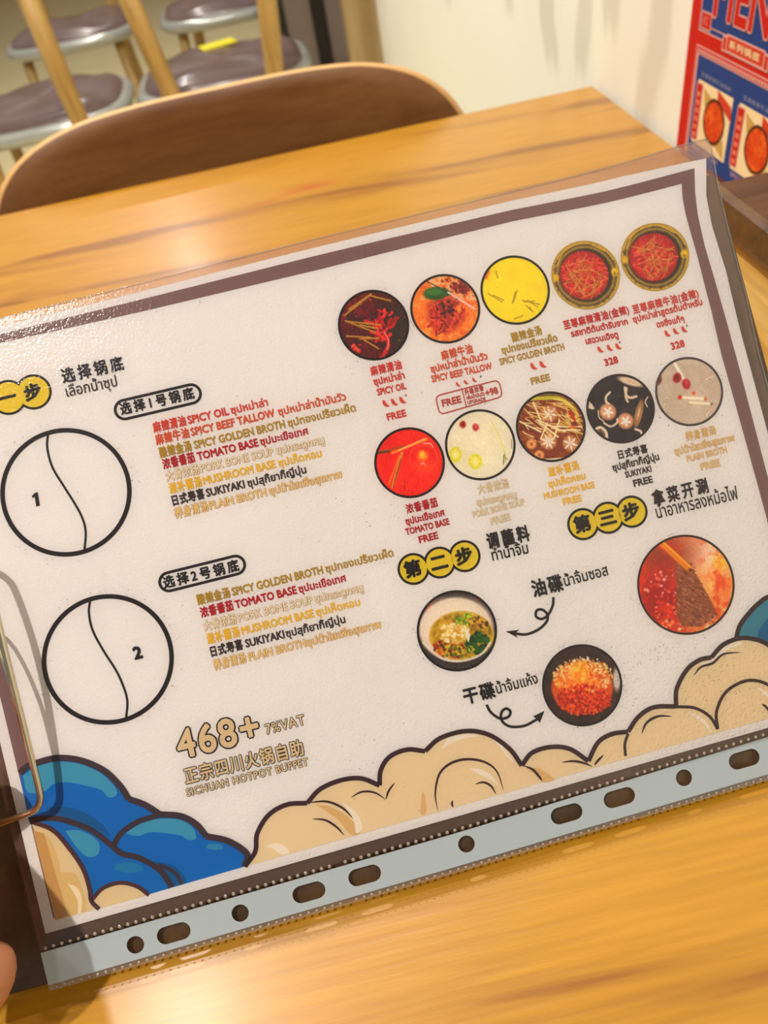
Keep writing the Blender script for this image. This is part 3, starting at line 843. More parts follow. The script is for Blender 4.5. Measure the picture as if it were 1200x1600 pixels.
# step badges: three joined yellow circles with a dark rim
YEL = (238, 206, 44)
def badge(cs, chars, r):
    b = thing_part('step_badge', cs, r)
    for (c, ch_) in zip(cs, chars):
        if not ch_: continue
        h = 12
        text(ch_, c[0] - h + 1, c[1] + h - 2 + 2.5, c[0] + h + 1, c[1] + h - 2 - 3.5, 27, BK, b, .05, layer=6)
def thing_part(name, cs, r):
    vs = []; fs = []
    for c in cs:
        q = circ(c[0], c[1], r + .9, 48); o = len(vs); vs += [S(*p, 2 * LAY) for p in q]; fs.append(tuple(range(o, o + len(q))))
    b = put(name, vs, fs, ink(BK), page)
    vs = []; fs = []
    for c in cs:
        q = circ(c[0], c[1], r - 2.9, 48); o = len(vs); vs += [S(*p, 3 * LAY) for p in q]; fs.append(tuple(range(o, o + len(q))))
    put('yellow_fill', vs, fs, ink(YEL), b)
    return b
badge([(-27, 631), (13.5, 621), (52.5, 612.5)], [None, '一', '步'], 27.5)
badge([(646, 889), (687, 879), (726, 869)], ['第', '二', '步'], 24)
badge([(911, 819), (950, 809), (987, 799.5)], ['第', '三', '步'], 24)

# pills
def pill(a, b, r, s, tx):
    A = np.array(uv(*a)); B = np.array(uv(*b)); t = (B - A) / np.hypot(*(B - A)); ang = math.atan2(t[1], t[0]); rr_ = (r - 2) / PXMM(*a)
    pts = [tuple(B + rr_ * np.array([math.cos(ang - math.pi / 2 + math.pi * k / 14), math.sin(ang - math.pi / 2 + math.pi * k / 14)])) for k in range(15)]
    pts += [tuple(A + rr_ * np.array([math.cos(ang + math.pi / 2 + math.pi * k / 14), math.sin(ang + math.pi / 2 + math.pi * k / 14)])) for k in range(15)]
    o = stroke('pill_outline', pts, 4.4, BK, 2, page, px=False, closed=True, cat=0)
    text(s, *tx, 20.5, BK, o, .035, layer=6)
pill((195, 640), (298.5, 615.7), 17, '选择1号锅底', (190, 647, 304, 621))
pill((264, 909), (368, 883), 16.5, '选择2号锅底', (257, 918, 374, 890))

# pot diagrams
def pot(cx, cy, r, curve, digit, dx, dy):
    o = stroke('pot_ring', circ(cx, cy, r - 3.4, 96), 7.0, BK, 2, page, px=False, closed=True, cat=0)
    stroke('divider_line', curve, 3.4, BK, 3, o)
    w = 3.5 if digit == '1' else 6.5
    if digit == '1':
        fill('lettering', [(dx + a, dy + b) for a, b in ((-6, -6), (-1, -11), (3, -12), (6.5, 9), (1, 10.5), (-1.6, -5.5), (-4.6, -2.5))], BK, 6, o)
    else:
        text(digit, dx - w, dy + 10, dx + w, dy + 10 - w * .5, 27, BK, o, .05)
pot(103.6, 769, 102.5, [(75, 678), (74, 700), (82, 730), (100, 760), (117, 787), (129, 810), (134, 832), (132, 860)], '1', 56, 781)
pot(169, 1030, 103, [(141, 938), (139, 957), (145, 985), (162, 1017), (180, 1045), (192, 1070), (199, 1095), (197, 1123)], '2', 218, 1020)

# price block
TAN = (228, 198, 152)
text('468+', 282, 1185, 407, 1154, 62, TAN, page, .03, outline=BK, ow=.034, layer=7, res=4)
text('7%VAT', 417, 1147, 477, 1131, 22, TAN, page, .02, outline=BK, ow=.045, layer=7)
text('正宗四川火锅自助', 291, 1223, 475, 1177, 27, TAN, page, .03, outline=BK, ow=.045, layer=7)
text('SICHUAN HOTPOT BUFFET', 293, 1244, 482, 1195, 16.5, TAN, page, .03, outline=BK, ow=.045, layer=7)

# arrows
def arrow(pts, tip, b1, b2):
    o = stroke('arrow', pts, 4.2, BK, 3, page)
    fill('arrow_head', [tip, b1, pts[-1], b2], BK, 4, o)
arrow([(864.5, 933), (863.5, 946), (856, 961), (846, 967), (837.5, 963), (838.5, 954), (847, 952.5), (855, 960), (854, 971), (842, 983), (823, 991), (804, 990)], (790, 986.5), (811.5, 984), (810, 997))
arrow([(760, 1101), (767, 1113), (781, 1122.5), (794, 1120), (797.5, 1112), (791, 1107), (783.5, 1113), (784, 1126), (797, 1135), (819, 1134), (839, 1124)], (850.5, 1110.5), (833, 1119), (843.5, 1129.5))

# chillies
def chilli(cx, cy, s, parent, col=(214, 74, 56)):
    sh = [(-4.2, -6.5), (-2.5, -5.5), (-.3, -5.2), (1.2, -2.2), (3.5, 1.0), (7.5, 3.2), (3.5, 5.2), (-1.0, 4.0), (-4.0, .5), (-4.6, -3.5)]
    fill('chilli_mark', [(cx + x * s, cy + y * s) for x, y in sh], col, 6, parent)
def plus(cx, cy, parent):
    fill('plus_mark', [(cx - 2.6, cy + .5), (cx - .5, cy - .5), (cx, cy - 3), (cx + .5, cy - .5), (cx + 2.6, cy - .5), (cx + .5, cy + .5), (cx, cy + 3), (cx - .5, cy + .5)], (120, 60, 80), 6, parent)

# ---- the round food pictures
def picture(name, cx, cy, r, pic, rim=BK, rimw=3.7, rings=None):
    cu, cv = uv(cx, cy); k = r / PXMM(cx, cy)
    ex = np.array(uv(cx + r, cy)) - (cu, cv); ex = ex / np.hypot(*ex); ey = np.array([ex[1], -ex[0]])
    def fn(xy):
        q = np.array([cu, cv]) + (xy[:, :1] * ex + xy[:, 1:] * ey) * (k * .985)
        return S(q[:, 0], q[:, 1], 1.2 * LAY)
    o = pic_mesh(name, pic, fn, page)
    stroke('rim', circ(cx, cy, r - rimw / 2 + .3, 80), rimw, rim, 3, o, px=False, closed=True, cat=0)
    return o
p = Pic(116, (96, 22, 26), 3)
p.mottle((140, 30, 34), 6, .7); p.mottle((58, 16, 20), 5, .6); p.ell(.72, .1, .5, .75, (62, 44, 34), soft=.5)
p.strands(26, .25, .0, .42, [(206, 38, 40), (224, 70, 60), (170, 22, 30)], (.1, .3), (.05, .09))
for q in ([(-.4, .52 + .1), (-.1, .3)],): pass
p.curve([(.28, .18), (.38, .42), (.40, .62), (.22, .92)], .10, (206, 46, 50)); p.curve([(.30, .2), (.42, .45), (.38, .7)], .03, (240, 150, 130))
for l in ((-.82, -.28, -.1, -.85), (-.7, -.45, -.05, -.9), (-.8, -.12, .05, .22), (-.75, -.1, .2, .0), (-.4, .0, .1, .1), (-.78, .32, -.1, .36), (-.3, .42, .12, .68), (-.1, -.85, .5, -.7), (-.4, .4, .15, .38)):
    p.line(*l, .045, (176, 128, 46)); p.line(l[0], l[1] - .015, l[2], l[3] - .015, .015, (214, 176, 80))
p.specks(12, -.5, .65, .14, .12, [(226, 70, 54), (240, 110, 80), (160, 30, 30)], (.03, .07)); p.specks(40, 0, 0, .95, .95, [(196, 60, 50), (50, 14, 16), (200, 120, 60)], (.01, .025)); p.grain(8)
spicy_oil = picture('broth_picture', 583.8, 508, 55.5, p)
p = Pic(116, (236, 132, 48), 5)
p.mottle((250, 170, 90), 9, .8); p.mottle((206, 90, 30), 12, .6); p.mottle((240, 196, 150), 10, .8, .45, .2, (p.Y < -.25).astype(float) * 1.0)
p.specks(120, .25, -.55, .7, .42, [(240, 200, 170), (176, 84, 60), (120, 40, 34), (232, 160, 120)], (.02, .05)); p.specks(50, .45, -.65, .25, .2, [(110, 30, 28), (150, 50, 40)], (.03, .06))
p.ell(.0, .15, .48, .48, (150, 40, 34), soft=.3); p.strands(70, 0, .2, .5, [(176, 42, 34), (206, 64, 46), (130, 26, 28), (222, 96, 60)], (.2, .5), (.03, .05))
p.specks(60, .05, .0, .28, .25, [(110, 24, 28), (170, 60, 50), (60, 14, 20)], (.03, .05))
p.ell(.4, 0, .07, .13, (226, 150, 40)); p.ell(-.28, -.45, .34, .19, (44, 92, 34), -.08); p.ell(-.3, -.5, .26, .1, (70, 124, 50), -.1); p.poly([(-.0, -.6), (.2, -.5), (.15, -.38), (-.1, -.35)], (50, 100, 38))
p.line(-.6, -.85, .05, -.5, .025, (60, 40, 40)); p.line(.1, -.48, .85, 0, .06, (244, 200, 190)); p.grain(9)
picture('broth_picture', 695.8, 482.5, 54.5, p)
p = Pic(112, (236, 208, 22), 8)
p.mottle((224, 196, 16), 4, .5); p.mottle((244, 220, 60), 9, .4)
for l in ((-.75, -.55, -.85, -.35), ): p.line(*l, .08, (214, 120, 30))
for l in ((.06, .0, -.06, .35), (.0, .05, -.1, .4), (-.8, .1, -.4, .35), (-.65, .15, -.35, .3), (-.55, -.55, -.5, -.35), (.2, .3, .7, .42), (.25, .35, .55, .32), (.3, .45, .45, .6), (-.05, .85, .2, .75), (.4, .5, .5, .65), (.35, .3, .65, .5)):
    p.line(*l, .03, (150, 130, 20)); 
p.grain(6)
picture('broth_picture', 805, 453.3, 54, p)
def gold_pot(seed):
    p = Pic(116, (214, 176, 84), seed)
    p.ell(0, 0, .93, .93, (92, 78, 52)); p.ell(0, 0, .90, .90, (120, 102, 66))
    p.mottle((78, 62, 40), 24, .7)
    p.ell(0, 0, .84, .84, (170, 140, 60), ring=.02); p.ell(0, 0, .78, .78, (60, 46, 30)); p.ell(-.04, 0, .72, .72, (182, 46, 44))
    m = ((p.X + .04) ** 2 + p.Y ** 2 < .5).astype(float)
    p.mottle((150, 32, 36), 10, .8, mask=m); p.strands(190, -.04, 0, .62, [(206, 62, 56), (160, 36, 40), (224, 96, 80), (190, 50, 46)], (.1, .25), (.03, .05))
    p.strands(46, 0, .05, .5, [(190, 140, 60), (176, 110, 50), (204, 160, 80)], (.3, .75), (.014, .024))
    p.ell(.86, -.1, .10, .12, (226, 190, 40)); p.ell(-.88, .08, .09, .11, (220, 180, 40)); p.ell(.87, -.05, .03, .03, (120, 90, 20))
    p.curve([(-.85, -.25), (-.6, -.72), (0, -.96), (.6, -.72)], .04, (206, 168, 60)); p.grain(8)
    return p
picture('broth_picture', 915, 430, 53.5, gold_pot(41), (196, 158, 60), 2.6)
picture('broth_picture', 1023, 402, 53.5, gold_pot(52), (196, 158, 60), 2.6)
p = Pic(116, (226, 48, 20), 9)
p.mottle((206, 32, 16), 5, .7); p.mottle((240, 92, 40), 4, .5, .6)
p.ell(.4, -.15, .42, .36, (214, 40, 20), soft=.1); p.ell(.4, -.15, .4, .34, (240, 90, 50), ring=.015); p.ell(.42, .12, .3, .2, (236, 80, 30), soft=.2)
p.ell(.38, -.2, .15, .14, (246, 160, 30), soft=.12); p.ell(.36, -.25, .05, .09, (250, 210, 80))
p.line(-.85, -.32, -.1, -.48, .05, (150, 90, 20)); p.line(-.5, -.28, .5, -.68, .07, (238, 150, 60)); p.line(-.3, -.36, .45, -.7, .03, (252, 210, 140)); p.line(-.9, -.28, -.6, -.32, .06, (90, 70, 20))
p.line(-.22, -.28, -.5, .7, .08, (210, 150, 60)); p.line(-.3, -.2, -.6, .62, .05, (238, 120, 40)); p.line(-.25, -.1, -.48, .7, .03, (110, 90, 30)); p.line(-.16, .5, -.14, .8, .02, (120, 30, 20))
p.curve([(.4, -.55), (.6, -.55), (.68, -.45)], .025, (252, 200, 180)); p.curve([(.32, .04), (.4, .02), (.44, .07)], .025, (250, 190, 170)); p.specks(26, .0, .7, .6, .25, [(236, 90, 40), (190, 24, 16)], (.015, .03)); p.grain(6)
picture('broth_picture', 640, 723, 55, p)
p = Pic(112, (230, 220, 196), 10)
p.mottle((240, 232, 206), 7, .6); p.mottle((220, 208, 174), 3, .4)
p.ell(-.5, -.58, .09, .10, (164, 26, 34)); p.ell(-.13, -.5, .09, .10, (170, 30, 38)); p.ell(-.48, -.6, .03, .04, (90, 14, 20)); p.ell(-.12, -.52, .03, .05, (220, 110, 100))
for (a, b, rx, ry) in ((-.72, .28, .18, .22), (-.15, .48, .20, .22)):
    p.ell(a, b, rx, ry, (228, 216, 120)); p.ell(a, b, rx * .8, ry * .8, (214, 204, 70), ring=.03)
    for k in range(8): p.line(a, b, a + rx * .75 * math.cos(k * .785), b + ry * .75 * math.sin(k * .785), .02, (236, 226, 140))
    p.ell(a, b, rx * .3, ry * .3, (236, 230, 170))
p.curve([(.3, -.7), (.5, -.3), (.65, .1), (.72, .4)], .05, (214, 206, 130)); p.curve([(.28, -.7), (.48, -.3), (.63, .1), (.7, .4)], .02, (240, 236, 190))
p.line(.68, .3, .66, .55, .03, (90, 96, 40)); p.line(.72, .35, .78, .42, .02, (120, 120, 50)); p.line(.7, .25, .73, .5, .02, (150, 150, 70)); p.line(.9, -.15, .91, .1, .02, (130, 120, 90)); p.grain(6)
picture('broth_picture', 750.5, 695, 55, p)
p = Pic(124, (132, 62, 26), 11)
p.mottle((106, 44, 20), 6, .7); p.mottle((164, 90, 40), 8, .6)
p.curve([(-.6, -.8), (-.2, -.82), (.3, -.8), (.7, -.5)], .10, (196, 186, 60)); p.curve([(.1, -.8), (.5, -.7), (.8, -.35)], .05, (224, 210, 110)); p.curve([(-.3, -.93), (.2, -.9)], .05, (120, 110, 30))
def mush(a, b, r, star=6):
    p.ell(a, b, r, r, (176, 116, 72)); p.ell(a, b, r * .8, r * .8, (198, 142, 98))
    for k in range(star):
        t = k * 2 * math.pi / star + .3
        p.poly([(a, b), (a + r * .5 * math.cos(t - .32), b + r * .5 * math.sin(t - .32)), (a + r * 1.0 * math.cos(t), b + r * 1.0 * math.sin(t)), (a + r * .5 * math.cos(t + .32), b + r * .5 * math.sin(t + .32))], (248, 226, 206))
mush(-.03, -.38, .25); mush(-.08, .42, .25, 8); mush(.56, .48, .24)
for (a, b) in ((-.57, .5), (-.35, .82)):
    p.ell(a, b, .13, .13, (238, 178, 120)); p.ell(a, b, .05, .05, (180, 90, 50)); p.ell(a, b, .13, .13, (214, 140, 80), ring=.015)
for _ in range(44):
    a = p.r.uniform(-.85, .1); b = p.r.uniform(-.75, .3); t = p.r.uniform(-.2, 1.1)
    if (a + .05) ** 2 + (b + .35) ** 2 < .06: continue
    l = p.r.uniform(.25, .55); p.line(a, b, a + l * math.cos(t), b + l * math.sin(t), .028, [(236, 206, 150), (248, 228, 184), (206, 160, 96)][p.r.integers(3)])
for _ in range(34):
    a = p.r.uniform(.2, .75); b = p.r.uniform(-.7, .2); t = p.r.uniform(-.35, 1.5)
    l = p.r.uniform(.25, .5); p.line(a, b, a + l * math.cos(t), b + l * math.sin(t), .026, [(226, 196, 110), (240, 222, 150), (196, 166, 60)][p.r.integers(3)])
for l in ((-.9, -.15, -.3, .15), (-.4, -.2, .4, .15), (-.35, -.15, .2, .3), (-.3, .35, -.1, -.1), (.1, .3, .25, -.2), (-.5, -.7, -.3, -.2), (.1, .0, .9, .0), (.15, .1, .85, .1), (-.2, .95, .5, .9)):
    p.line(*l, .045, (250, 228, 188))
p.line(.55, -.4, .7, -.2, .07, (196, 36, 24)); p.ell(.65, .0, .09, .03, (206, 90, 30)); p.grain(9)
picture('broth_picture', 860.7, 666.7, 54.5, p)
p = Pic(120, (50, 40, 44), 12)
p.mottle((66, 54, 58), 6, .7)
for _ in range(16):
    a, b, t = p.r.uniform(-.7, .5), p.r.uniform(-.5, .8), p.r.uniform(-.6, -.2); p.line(a, b, a + .45 * math.cos(t), b + .45 * math.sin(t), .022, (80, 70, 76))
def shi(a, b, r):
    p.ell(a, b, r, r, (196, 142, 106)); p.ell(a - .02, b - .03, r * .85, r * .85, (222, 168, 130), soft=.12)
    for k in range(5):
        t = k * 2 * math.pi / 5 + .2; p.line(a, b, a + r * .55 * math.cos(t), b + r * .55 * math.sin(t), .065, (250, 236, 226))
shi(-.37, .1, .24); shi(.15, .37, .23)
p.ell(.32, -.79, .38, .11, (236, 212, 186), .28); p.ell(.34, -.78, .24, .05, (222, 190, 160), .28)
p.ell(.54, .14, .10, .38, (216, 176, 128), .25); p.ell(.54, .14, .05, .26, (168, 120, 70), .25, ring=.02); p.ell(.54, .12, .02, .12, (236, 210, 170), .25)
W_ = (240, 214, 190)
p.curve([(-.3, -.48), (-.42, -.35), (-.42, -.2), (-.34, -.14)], .06, W_); p.curve([(.14, -.62), (.18, -.4), (.3, -.32), (.48, -.36)], .07, W_); p.curve([(.2, -.6), (.16, -.36), (.22, -.2)], .06, W_)
p.curve([(-.66, .05), (-.64, .25), (-.5, .38)], .03, W_); p.curve([(-.5, .42), (-.3, .52), (-.12, .42), (-.1, .3)], .05, W_); p.curve([(-.78, .62), (-.6, .55), (-.45, .68), (-.42, .88)], .08, W_); p.curve([(-.7, .66), (-.55, .66), (-.5, .8)], .03, (150, 110, 90))
p.curve([(.82, -.35), (.74, -.2), (.8, -.05)], .03, W_); p.curve([(.42, .6), (.58, .66), (.62, .8)], .06, W_); p.poly([(-.92, -.2), (-.82, -.1), (-.76, .02), (-.95, .0)], W_); p.grain(7)
picture('broth_picture', 969.5, 638.5, 53.5, p, DK)
p = Pic(112, (202, 184, 166), 13)
p.mottle((212, 196, 178), 5, .6); p.mottle((190, 170, 150), 6, .4)
p.line(-.42, -.85, -.14, -.35, .09, (244, 232, 214)); p.line(-.4, -.8, -.2, -.45, .03, (255, 246, 234))
p.ell(-.35, -.4, .12, .15, (156, 26, 40), .4); p.ell(-.08, -.22, .12, .15, (166, 30, 46), -.2); p.ell(-.07, -.26, .04, .07, (214, 90, 96)); p.ell(-.36, -.42, .04, .06, (96, 12, 28))
p.ell(-.93, -.38, .12, .18, (120, 40, 44)); p.ell(.13, .05, .05, .05, (216, 90, 50)); p.line(-.28, .17, .48, .22, .09, (244, 230, 206)); p.ell(-.28, .17, .06, .06, (190, 50, 40)); p.line(.02, .32, .6, .36, .08, (240, 226, 200)); p.ell(.48, .22, .03, .05, (190, 70, 50)); p.ell(.66, .37, .03, .03, (120, 70, 60))
p.line(.5, -.35, .72, -.45, .03, (230, 216, 196)); p.line(.5, .7, .58, .6, .03, (240, 226, 206)); p.specks(40, -.75, .45, .15, .3, [(160, 140, 120), (226, 214, 200)], (.01, .02)); p.grain(6)
picture('broth_picture', 1076.7, 611.7, 53, p, (84, 70, 68))
# dip pictures
p = Pic(132, (70, 58, 56), 14)
p.mottle((96, 78, 74), 6, .7); p.ell(-.75, -.62, .12, .16, (150, 50, 44)); p.line(-.8, -.6, -.5, -.85, .06, (140, 90, 84)); p.ell(.55, -.82, .06, .04, (170, 60, 50))
p.ell(-.02, -.03, .93, .80, (226, 206, 186)); p.ell(-.02, -.12, .88, .66, (236, 220, 202), soft=.3)
p.ell(.12, .12, .80, .60, (190, 150, 44)); p.ell(.12, .12, .78, .58, (206, 172, 74), ring=.03)
mk = (((p.X - .12) / .78) ** 2 + ((p.Y - .12) / .58) ** 2 < 1).astype(float)
p.mottle((120, 90, 20), 10, .7, mask=mk); p.mottle((224, 190, 60), 9, .6, mask=mk)
p.specks(70, -.2, .45, .42, .24, [(150, 60, 24), (200, 90, 30), (110, 50, 20), (220, 160, 50), (70, 60, 20)], (.03, .06))
p.specks(90, -.05, .05, .38, .27, [(240, 222, 170), (226, 196, 120), (250, 238, 206), (206, 160, 80)], (.03, .06))
p.specks(60, .52, .32, .28, .26, [(40, 76, 28), (56, 100, 34), (30, 56, 22)], (.05, .09)); p.specks(40, .22, -.28, .25, .14, [(150, 180, 40), (96, 130, 34), (190, 206, 70)], (.03, .06))
p.specks(40, .5, -.2, .3, .14, [(226, 176, 80), (70, 60, 24), (206, 140, 60)], (.02, .05)); p.poly([(.2, -.1), (.34, .1), (.3, .3), (.22, .16)], (244, 234, 200)); p.specks(30, .05, .5, .5, .14, [(210, 190, 60), (90, 110, 30)], (.03, .05))
p.curve([(-.85, .3), (-.4, .68), (.1, .76), (.6, .6), (.85, .3)], .05, (240, 224, 208)); p.grain(8)
picture('dip_picture', 714, 985.5, 62.5, p)
p = Pic(132, (62, 42, 40), 15)
p.mottle((84, 60, 52), 7, .6); p.mottle((40, 28, 28), 6, .5)
p.ell(.88, -.15, .1, .28, (206, 196, 186)); p.ell(0, .06, .78, .66, (206, 96, 36))
p.specks(700, .02, -.22, .76, .44, [(240, 196, 120), (250, 222, 160), (226, 160, 80), (214, 130, 50), (246, 210, 140), (255, 236, 190)], (.012, .035))
p.specks(150, -.15, -.05, .55, .25, [(236, 150, 50), (246, 176, 80), (224, 120, 40)], (.02, .05)); p.specks(60, -.05, -.35, .2, .2, [(240, 150, 40), (250, 196, 90)], (.04, .08))
p.specks(650, .05, .36, .68, .38, [(200, 60, 20), (226, 84, 30), (170, 40, 14), (240, 116, 46), (140, 34, 18)], (.014, .038)); p.specks(6, 0, -.65, .5, .06, [(255, 250, 230)], (.02, .03)); p.grain(9)
picture('dip_picture', 909.7, 1070.6, 62.5, p)
p = Pic(160, (204, 92, 50), 16)
p.mottle((232, 150, 96), 4, .8, .45); p.ell(.45, -.1, .6, .9, (240, 170, 104), soft=.7); p.ell(.5, -.65, .45, .35, (246, 216, 192), soft=.6); p.ell(.72, -.45, .12, .14, (240, 200, 70), soft=.2); p.ell(-.4, -.62, .5, .3, (150, 74, 54), soft=.5)
p.ell(-.5, .3, .55, .65, (164, 34, 28), soft=.6); p.mottle((214, 66, 34), 8, .8, .48, .15, np.clip(-p.X * 3, 0, 1)); p.mottle((236, 130, 60), 12, .5, .5, .15, np.clip(p.X * 3, 0, 1)); p.mottle((252, 220, 140), 8, .8, .5, .15, np.clip(p.X * 3 - .6, 0, 1) * np.clip(p.Y * 2 + .8, 0, 1)); p.mottle((206, 76, 30), 7, .7, .54, .12, np.clip(p.X * 3 - .6, 0, 1))
p.specks(46, -.5, .05, .38, .42, [(244, 180, 160), (236, 110, 90), (214, 60, 50)], (.012, .04)); p.specks(60, -.1, .85, .6, .15, [(240, 150, 80), (250, 210, 160), (200, 80, 40)], (.012, .04)); p.specks(50, -.35, .5, .35, .25, [(250, 160, 120), (230, 90, 60), (120, 20, 24)], (.01, .03))
p.poly([(-.22, -.48), (-.05, -.5), (.12, -.42), (.2, -.22), (.45, .2), (.66, .62), (.5, .72), (.3, .86), (-.1, .84), (-.2, .6), (-.2, .1)], (150, 92, 66))
for k in range(420):
    a = p.r.uniform(-.22, .62); b = p.r.uniform(-.45, .84)
    lim = .14 + (b + .42) * .44
    if a > lim or a < -.22: continue
    p.line(a, b, a + .035, b + .02, .014, [(196, 140, 106), (106, 58, 42), (176, 116, 84)][p.r.integers(3)])
p.line(-.52, -.84, .1, -.28, .10, (230, 140, 20)); p.line(-.46, -.86, .13, -.33, .04, (248, 180, 50)); p.ell(.1, -.29, .04, .04, (70, 40, 20)); p.grain(8)
picture('dipping_picture', 1071.8, 913.5, 76, p, DK, 3.4)

# captions: (chinese, run, thai, run, english, run, chillies, free text, run)
def cap(c, items, outline=None):
    for s, x0, y0, x1, y1, em in items:
        k = dict(outline=outline, ow=.035) if outline else {}
        text(s, x0, y0, x1, y1, em, c, page, .038 if not outline else .006, **k)
cap(RED1, [('麻辣清油', 580.5, 586.5, 628, 575, 16), ('ซุปหม่าล่า', 585, 602, 632.5, 591, 14.5), ('SPICY OIL', 590.5, 618, 635, 607.5, 14.5), ('FREE', 606, 657, 635, 650, 15)])
cap(RED2, [('麻辣牛油', 691, 562, 739, 550, 16), ('ซุปหม่าล่าน้ำมันวัว', 674, 582, 762, 561, 14.5), ('SPICY BEEF TALLOW', 675.5, 597.5, 769, 576.5, 14.5)])
cap((192, 62, 52), [('FREE', 692, 635.5, 721, 628.5, 15), ('升级浓香', 727, 617, 756, 609, 9.5), ('เพิ่มน้ำมันวัว', 729.5, 624.5, 757.5, 617.5, 7.5), ('UPGRADE', 731, 631.8, 759, 625.5, 7.5), ('+98', 760, 619.5, 778.5, 614.5, 15)])
cap(OLIVE, [('酸辣金汤', 801, 533.5, 847, 521, 15.5), ('ซุปทองเปรี้ยวเผ็ด', 785, 553, 871, 532.5, 14.5), ('SPICY GOLDEN BROTH', 782, 570.5, 882, 546, 14), ('FREE', 831, 601, 859.5, 594, 14.5)])
cap((200, 40, 44), [('至尊麻辣清油(金辣)', 882, 514, 983, 489, 15), ('รสชาติต้นตำรับจาก', 893, 526.5, 981, 506.5, 13), ('เสฉวนเฉิงตู', 916, 538, 966, 527, 13), ('328', 946, 572, 966, 566.5, 15)])
cap((210, 66, 52), [('至尊麻辣牛油(金辣)', 990, 489.5, 1091.5, 463.5, 15), ('ซุปหม่าล่าสูตรต้นตำหรับ', 990, 504, 1097.5, 476, 13), ('ฉงชิ่งแท้ๆ', 1027, 512, 1069, 502, 13), ('328', 1050, 546.7, 1070, 541, 15)])
cap(CRIM, [('浓香番茄', 636, 801.5, 684, 790, 16), ('ซุปมะเขือเทศ', 635, 820, 695, 805, 14.5), ('TOMATO BASE', 635, 836, 702.5, 819, 14), ('FREE', 656, 848.5, 685, 841, 15)])
cap(PORK, [('大骨浓汤', 748, 771, 795.5, 760.5, 16), ('ซุปกระดูกหมู', 746, 791, 807.5, 777, 14.5), ('PORK BONE SOUP', 740, 809, 820.5, 788.5, 14), ('FREE', 768, 820, 798, 812, 15)], PORKO)
cap(MUSH, [('滋补菌汤', 858, 744, 905, 732, 15.5), ('ซุปเห็ดหอม', 858, 761.5, 915, 747.5, 14), ('MUSHROOM BASE', 851, 780, 929, 761.5, 13.5), ('FREE', 881, 789.5, 909, 782.5, 14.5)])
cap(SUKI, [('日式寿喜', 967, 716.5, 1012, 705.5, 14.5), ('ซุปสุกี้ยากี้ญี่ปุ่น', 958, 736, 1030, 718, 14), ('SUKIYAKI', 978, 746.5, 1018, 736.5, 13), ('FREE', 991, 760.5, 1020, 753.5, 14.5)])
cap(PLAIN, [('养身清汤', 1073, 688, 1119, 677, 15), ('ซุปน้ำใสเพื่อสุขภาพ', 1055, 711, 1148, 688, 14), ('PLAIN BROTH', 1074, 721.5, 1136, 706.5, 13), ('FREE', 1096, 734.5, 1125, 727.5, 14.5)], PLAINO)
for cs in ([(601.8, 631, .95), (615, 628.8, .95), (628, 625.8, .95)], [(715, 601, .62), (727.5, 597.5, .62), (740.5, 594, .62)], [(832.7, 573, .95), (847, 570, .95)], [(937, 546.7, .85), (951.7, 544, .85), (965, 541.7, .85)], [(1041.7, 521.7, .85), (1055, 518, .85), (1068, 515, .85)]):
    for a, b, s_ in cs: chilli(a, b, s_, page)
for a in ((634, 618), (751, 588.5), (968, 535), (1073, 509)): plus(*a, page)
# upgrade frame
def rrect(c, r=8):
    out = []
    n = len(c)
    for i in range(n):
        a = np.array(c[i - 1], float); b = np.array(c[i], float); d = np.array(c[(i + 1) % n], float)
        p0 = b + (a - b) / np.hypot(*(a - b)) * r; p1 = b + (d - b) / np.hypot(*(d - b)) * r
        for k in range(7):
            t = k / 6; q = (1 - t) ** 2 * p0 + 2 * t * (1 - t) * b + t * t * p1; out.append(tuple(q))
    return out
uf = stroke('upgrade_frame', rrect([(680, 619), (779, 593.5), (785.5, 619.5), (687, 648)], 9), 2.0, (192, 72, 62), 5, page, closed=True, cat=0)
stroke('divider_line', [(721, 606.5), (729, 637)], 1.6, (192, 72, 62), 5, uf, cat=2)

# ---- clouds
def artline(x):      # lower edge of the artwork in photo points
    return 1437 - (x - 90) * .2847
OUT = [(383, 1353), (399, 1330), (402, 1302), (420, 1273), (448, 1257), (480, 1254.5), (500, 1233), (532, 1219), (564, 1216), (593, 1227), (595, 1203), (609, 1182), (636, 1171), (664, 1173.5), (688, 1153), (728, 1142),
       (764, 1148), (796, 1170), (815, 1196), (831, 1176), (860, 1167), (890, 1170), (919, 1189), (934, 1160), (955, 1147), (981, 1143), (997, 1120), (1021, 1105), (1056, 1103.5), (1057, 1076), (1073, 1046), (1093, 1031),
       (1111, 1027), (1130, 1007), (1157, 997), (1184, 1000), (1204, 1010), (1235, 1030), (1262, 1062)]
cusps = [5, 9, 13, 18, 22, 25, 28, 32]
def lobes(pts, cs):
    out = []; last = 0
    for c in cs + [len(pts) - 1]:
        seg = catmull(pts[last:c + 1], 6)
        out += [tuple(a) for a in seg[(0 if last == 0 else 1):]]; last = c
    return out
LO = lobes(OUT, cusps)
CL = (238, 212, 168); CLD = (226, 184, 122); CLL = (246, 232, 212); LN = (64, 40, 44)
